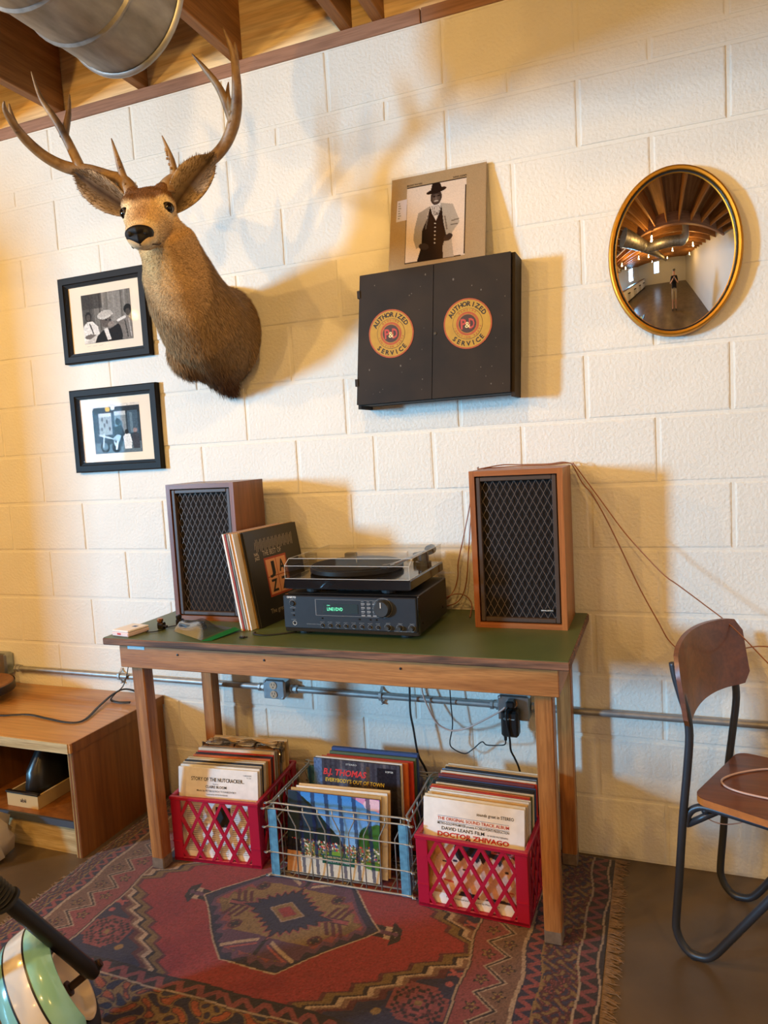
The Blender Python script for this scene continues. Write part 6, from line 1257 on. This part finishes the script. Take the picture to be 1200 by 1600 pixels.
for s in (1, -1):                                   # fork legs with rubber gaiters
    off = .034 if s > 0 else -.118
    a_, b_ = wp(-.006, -.012, off + (.012 if s > 0 else -.012)), wp(-.058, .30, off); c_ = wp(-.10, .56, off)
    dv = (b_ - a_).normalized(); MB().tube([a_, a_.lerp(b_, .07), a_.lerp(b_, .2), b_], [.013, .019, .018, .0175], 14).build('fork_leg', 'bike_black', t, smooth=AUTO)
    mb = MB(); pr_ = []
    for k in range(13): pr_ += [(.019, .010 * k), (.027, .010 * k + .005)]
    mb.lathe([(.030, -.008), (.030, 0)] + pr_, b_, tuple(dv), 18, cap=False); mb.build('fork_gaiter', 'rubber', t, smooth=AUTO)
    MB().tube([b_ + dv * .12, c_], .014, 12).build('fork_tube', 'chrome', t, smooth=True)
ct = wp(-.10, .56, -.042); dv = (wp(-.10, .56, 0) - wp(-.058, .30, 0)).normalized()
for q in (-.05, .0): MB().tube([wp(-.10, .56, -.13) + dv * q, wp(-.10, .56, .046) + dv * q], .016, 10).build('triple_clamp', 'bike_black', t, smooth=AUTO)
MB().tube(smoothpath([ct + wn * -.22 + dv * .10 - e1 * .02, ct + wn * -.14 + dv * .11, ct + wn * -.06 + dv * .03, ct + wn * .04 + dv * .03, ct + wn * .08 + dv * .10, ct + wn * .14 + dv * .11 - e1 * .02], 6), .010, 10).build('handlebar', 'chrome', t, smooth=True)
for s in (-.22, .10): MB().tube([ct + wn * s + dv * .105 - e1 * .012, ct + wn * (s + (.05 if s > 0 else -.08)) + dv * .11 - e1 * .03], .016, 12).build('grip', 'rubber', t, smooth=AUTO)
hc = wp(.03, .475, -.042); hd = (e1 * .85 + e2 * -.1 + wn * .15).normalized()
hd = Vector((.6, -.5, -.25)).normalized()
MB().lathe([(.012, -.10), (.045, -.07), (.062, -.03), (.066, 0), (.064, .004), (.04, .014), (1e-4, .018)], hc, tuple(hd), 28, cap=False).build('headlight', 'lens_frost', t, smooth=AUTO)
# frame, tank, seat and back wheel trail off to the left
bk0 = ct + Vector((-.02, 0, -.02)); bd = Vector((-.35, -.94, 0)).normalized(); up_ = Vector((-.20, .07, .97)).normalized()
rw = wc - wn * .04 + bd * .82; rw = Vector((rw.x, rw.y, .150)); rn = up_.cross(bd).normalized()
mb = MB(); mb.lathe([(.086, .030), (.100, .034), (.124, .028), (.138, .012), (.142, 0), (.138, -.012), (.124, -.028), (.100, -.034), (.086, -.030), (.084, 0), (.086, .030)], rw, tuple(rn), 40, cap=False); mb.build('tyre', 'rubber', t, smooth=True)
mb = MB(); mb.lathe([(.088, .036), (.08, .036), (.03, .014), (1e-4, .02)], rw, tuple(rn), 40, cap=False); mb.lathe([(.088, -.036), (.08, -.036), (.03, -.014), (1e-4, -.02)], rw, tuple(rn), 40, cap=False); mb.build('wheel_disc', 'hub_cream', t, smooth=True)
h0 = ct - dv * .06; mid = rw + Vector((0, 0, .24)) - bd * .12
MB().tube(smoothpath([h0, h0.lerp(mid, .5) + Vector((0, 0, .02)), mid, rw + Vector((0, 0, .20)) + bd * .05], 5), .017, 10).build('frame_tube', 'bike_black', t, smooth=True)
MB().tube(smoothpath([h0 - dv * .05, h0.lerp(rw, .45) + Vector((0, 0, -.12)), rw], 6), .014, 10).build('frame_tube', 'bike_black', t, smooth=True); MB().tube([mid, rw], .012, 10).build('frame_tube', 'bike_black', t, smooth=True)
tk = h0.lerp(mid, .45) + Vector((0, 0, .055)); M_ = Matrix.Translation(tk) @ Matrix((bd, rn, up_)).transposed().to_4x4()
MB().sphere((0, 0, 0), 1, 20, 12, (.15, .062, .07)).xf(M_).build('fuel_tank', 'bike_mint', t, smooth=True)
M_ = Matrix.Translation(mid + Vector((0, 0, .045)) + bd * .02) @ Matrix((bd, rn, up_)).transposed().to_4x4(); MB().box(-.16, .16, -.06, .06, -.022, .022, b=.015, M=M_).build('saddle', 'rubber', t)

t = thing('plastic_bag', 'crumpled pale plastic bag on the floor at the left edge', 'bag', (-2.0, -.60, 0)); mb = MB(); secs = []
for i, (z, r) in enumerate(((.001, .05), (.03, .085), (.08, .095), (.13, .08), (.165, .045), (.18, .012))): secs.append([(-2.045 + r * (1 + .22 * math.sin(k * 2.3 + i * 2.1)) * math.cos(2 * PI * k / 18), -.60 + r * (1 + .2 * math.sin(k * 2.9 + i * 1.7)) * math.sin(2 * PI * k / 18), z + .006 * math.sin(k * 2.7) * (i > 0)) for k in range(18)])
mb.loft(secs).build('film', mat('bag_pale', S(214, 204, 190), .45), t, smooth=True)
# ------------------------------------------------------------------ the rest of the room, seen in the convex mirror, and an added daylight blocker
wood('shelf_wood', S(120, 84, 52), S(90, 60, 34), 'Z', 8, .5)
t = thing('daylight_blocker', 'unseen wooden shelf unit added to block daylight from the left of the block wall', 'light blocker', (-4.55, -1.85, 0))  # added unseen shelf unit, sized to keep daylight off the back wall's left part
for x in (-5.3, -3.96): MB().box(x, x + .03, -2.05, -1.65, 0, 2.34).build('side_panel', 'shelf_wood', t)
for z in (.04, .45, .88, 1.30, 1.71, 2.31): MB().box(-5.27, -3.96, -2.05, -1.65, z, z + .03).build('shelf', 'shelf_wood', t)
MB().box(-5.27, -3.96, -1.665, -1.65, .07, 2.31).build('back_board', 'shelf_wood', t)

# long bar counter with stools along the far left
wood('bar_wood', S(110, 74, 44), S(80, 50, 28), 'Y', 8, .4, coat=.3)
t = thing('bar_counter', 'long dark bar counter across the room with a pale front', 'counter', (-5.6, -5.3, 0))
MB().box(-5.85, -5.25, -7.9, -3.2, 1.02, 1.07, b=.006).build('worktop', 'bar_wood', t); MB().box(-5.75, -5.4, -7.8, -3.3, 0, 1.02).build('front_panel', 'plaster', t); MB().box(-5.39, -5.38, -7.8, -3.3, 0, .1).build('kick_plate', 'black', t)
for i in range(4):
    y = -3.8 - i * 1.05; t = thing('bar_stool', 'round black bar stool, number %s from the near end of the counter' % ['one', 'two', 'three', 'four'][i], 'stool', (-4.95, y, 0), 'bar stools')
    MB().lathe([(1e-4, .70), (.16, .70), (.17, .72), (.17, .745), (.16, .755), (1e-4, .755)], (-4.95, y, 0), n=24, cap=False).build('seat', 'rubber', t, smooth=AUTO)
    for k in range(4): a = PI / 4 + k * PI / 2; MB().tube([(-4.95 + .12 * math.cos(a), y + .12 * math.sin(a), .70), (-4.95 + .2 * math.cos(a), y + .2 * math.sin(a), .0)], .011, 8).build('leg', 'black', t, smooth=True)
    MB().tube([(-4.95 + .175 * math.cos(a), y + .175 * math.sin(a), .24) for a in np.linspace(0, 2 * PI, 25)[:-1]], .008, 6, closed=True).build('foot_ring', 'black', t, smooth=True)
# the photographer, standing well behind the camera
PX_, PY_ = .27, -2.98
t = thing('person', 'person in black shirt, cap and tan shorts holding up a phone', 'person', (PX_, PY_, 0))
J = {'pel': (0, 0, .95, .15), 'sp': (0, 0, 1.12, .145), 'che': (0, .0, 1.31, .155), 'nk': (0, .01, 1.46, .058), 'hd': (0, .025, 1.555, .080), 'top': (0, .02, 1.65, .085)}
E_ = [('pel', 'sp'), ('sp', 'che'), ('che', 'nk'), ('nk', 'hd'), ('hd', 'top')]
for s, n_ in ((-1, 'l'), (1, 'r')):
    for k, v in (('sh', (.165, 0, 1.385, .068)), ('el', (.235, .05, 1.15, .047)), ('wr', (.095, .20, 1.315, .033)), ('pa', (.055, .225, 1.37, .032)), ('hi', (.088, 0, .90, .095)), ('kn', (.105, .02, .50, .062)), ('an', (.115, -.02, .09, .044)), ('to', (.13, .13, .045, .040))): J[n_ + k] = (s * v[0],) + v[1:]
    E_ += [('che', n_ + 'sh'), (n_ + 'sh', n_ + 'el'), (n_ + 'el', n_ + 'wr'), (n_ + 'wr', n_ + 'pa'), ('pel', n_ + 'hi'), (n_ + 'hi', n_ + 'kn'), (n_ + 'kn', n_ + 'an'), (n_ + 'an', n_ + 'to')]
ks = list(J); me = bpy.data.meshes.new('p'); me.from_pydata([J[k][:3] for k in ks], [(ks.index(a), ks.index(b)) for a, b in E_], []); po = bpy.data.objects.new('p', me); COL.objects.link(po)
po.modifiers.new('k', 'SKIN')
for i, k in enumerate(ks): me.skin_vertices[0].data[i].radius = (J[k][3], J[k][3] * (.72 if k in ('pel', 'sp', 'che') else 1)); me.skin_vertices[0].data[i].use_root = (k == 'pel')
sb = po.modifiers.new('s', 'SUBSURF'); sb.levels = 2; dg = bpy.context.evaluated_depsgraph_get(); m2 = bpy.data.meshes.new_from_object(po.evaluated_get(dg))
mb = MB(); mb.v = [(v.co.x + PX_, v.co.y + PY_, v.co.z) for v in m2.vertices]; mb.f = [tuple(p.vertices) for p in m2.polygons]; V_ = np.array(mb.v); c_ = np.zeros((len(V_), 3)) + srgb((196, 148, 118)); z_ = V_[:, 2]; ax_ = np.abs(V_[:, 0] - PX_)
c_[(z_ < 1.45) & (z_ > .93) & ~((V_[:, 1] - PY_ > .10) & (z_ > 1.2)) & ~((ax_ > .19) & (z_ < 1.22))] = srgb((24, 23, 25)); c_[(z_ <= .95) & (z_ > .52) & (ax_ < .2)] = srgb((180, 160, 128)); c_[z_ < .10] = srgb((60, 56, 54))
mb.c = c_; attrmat('figure', .75, .2); bpy.data.objects.remove(po); mb.build('body', 'figure', t, smooth=True)
hd_ = (PX_, PY_ + .022, 1.63); mb = MB(); mb.sphere((hd_[0], hd_[1] - .004, hd_[2] + .005), .094, 18, 10, (1, 1.06, .95)); mb.v = [(x, y, max(z, hd_[2] + .012)) for x, y, z in mb.v]; mb.prism([(.085 * math.cos(a), .07 + .085 * math.sin(a)) for a in np.linspace(0, PI, 12)], lambda a, b: (hd_[0] + a, hd_[1] + b, hd_[2] + .018), lambda a, b: (hd_[0] + a, hd_[1] + b, hd_[2] + .012)); mb.build('cap', 'black', t, smooth=AUTO)
mb = MB(); mb.sphere((hd_[0], hd_[1] + .088, hd_[2] - .045), .014, 10, 8, (.8, 1, 1.4)); mb.build('nose', mat('skin', S(196, 148, 118), .6), t, smooth=True)
for s in (-1, 1):
    MB().sphere((hd_[0] + s * .03, hd_[1] + .078, hd_[2] - .018), .010, 10, 8).build('eye', 'eye_black', t, smooth=True); MB().sphere((hd_[0] + s * .083, hd_[1], hd_[2] - .03), .026, 10, 8, (.4, .7, 1)).build('ear', 'skin', t, smooth=True)
    for k in range(5):
        b = Vector((PX_ + s * (.055 - .006 * k), PY_ + .236 + .004 * k, 1.375 + .012 * k)) if k else Vector((PX_ + s * .05, PY_ + .215, 1.36)); d = Vector((-s * .8, .35, .1 + .05 * k)) if k else Vector((-s * .6, -.2, .5))
        MB().tube(smoothpath([b, b + d.normalized() * .028, b + d.normalized() * .045 + Vector((0, -.018, 0))], 3), [.0085] * 6 + [.006], 7).build('finger', 'skin', t, smooth=True)
MB().tube([(PX_ - .03, PY_ + .105, 1.560), (PX_, PY_ + .111, 1.557), (PX_ + .03, PY_ + .105, 1.560)], .004, 5).build('mouth', mat('lip', S(150, 90, 80), .6), t, smooth=True)
tag(MB().box(PX_ - .038, PX_ + .038, PY_ + .236, PY_ + .245, 1.33, 1.485, b=.003).build('smartphone', 'black_gloss'), 'black smartphone held upright in both hands', 'phone')

for o in bpy.data.objects:
    if o.parent is not None and o.name.startswith('lettering'): o['kind'] = 'stuff'
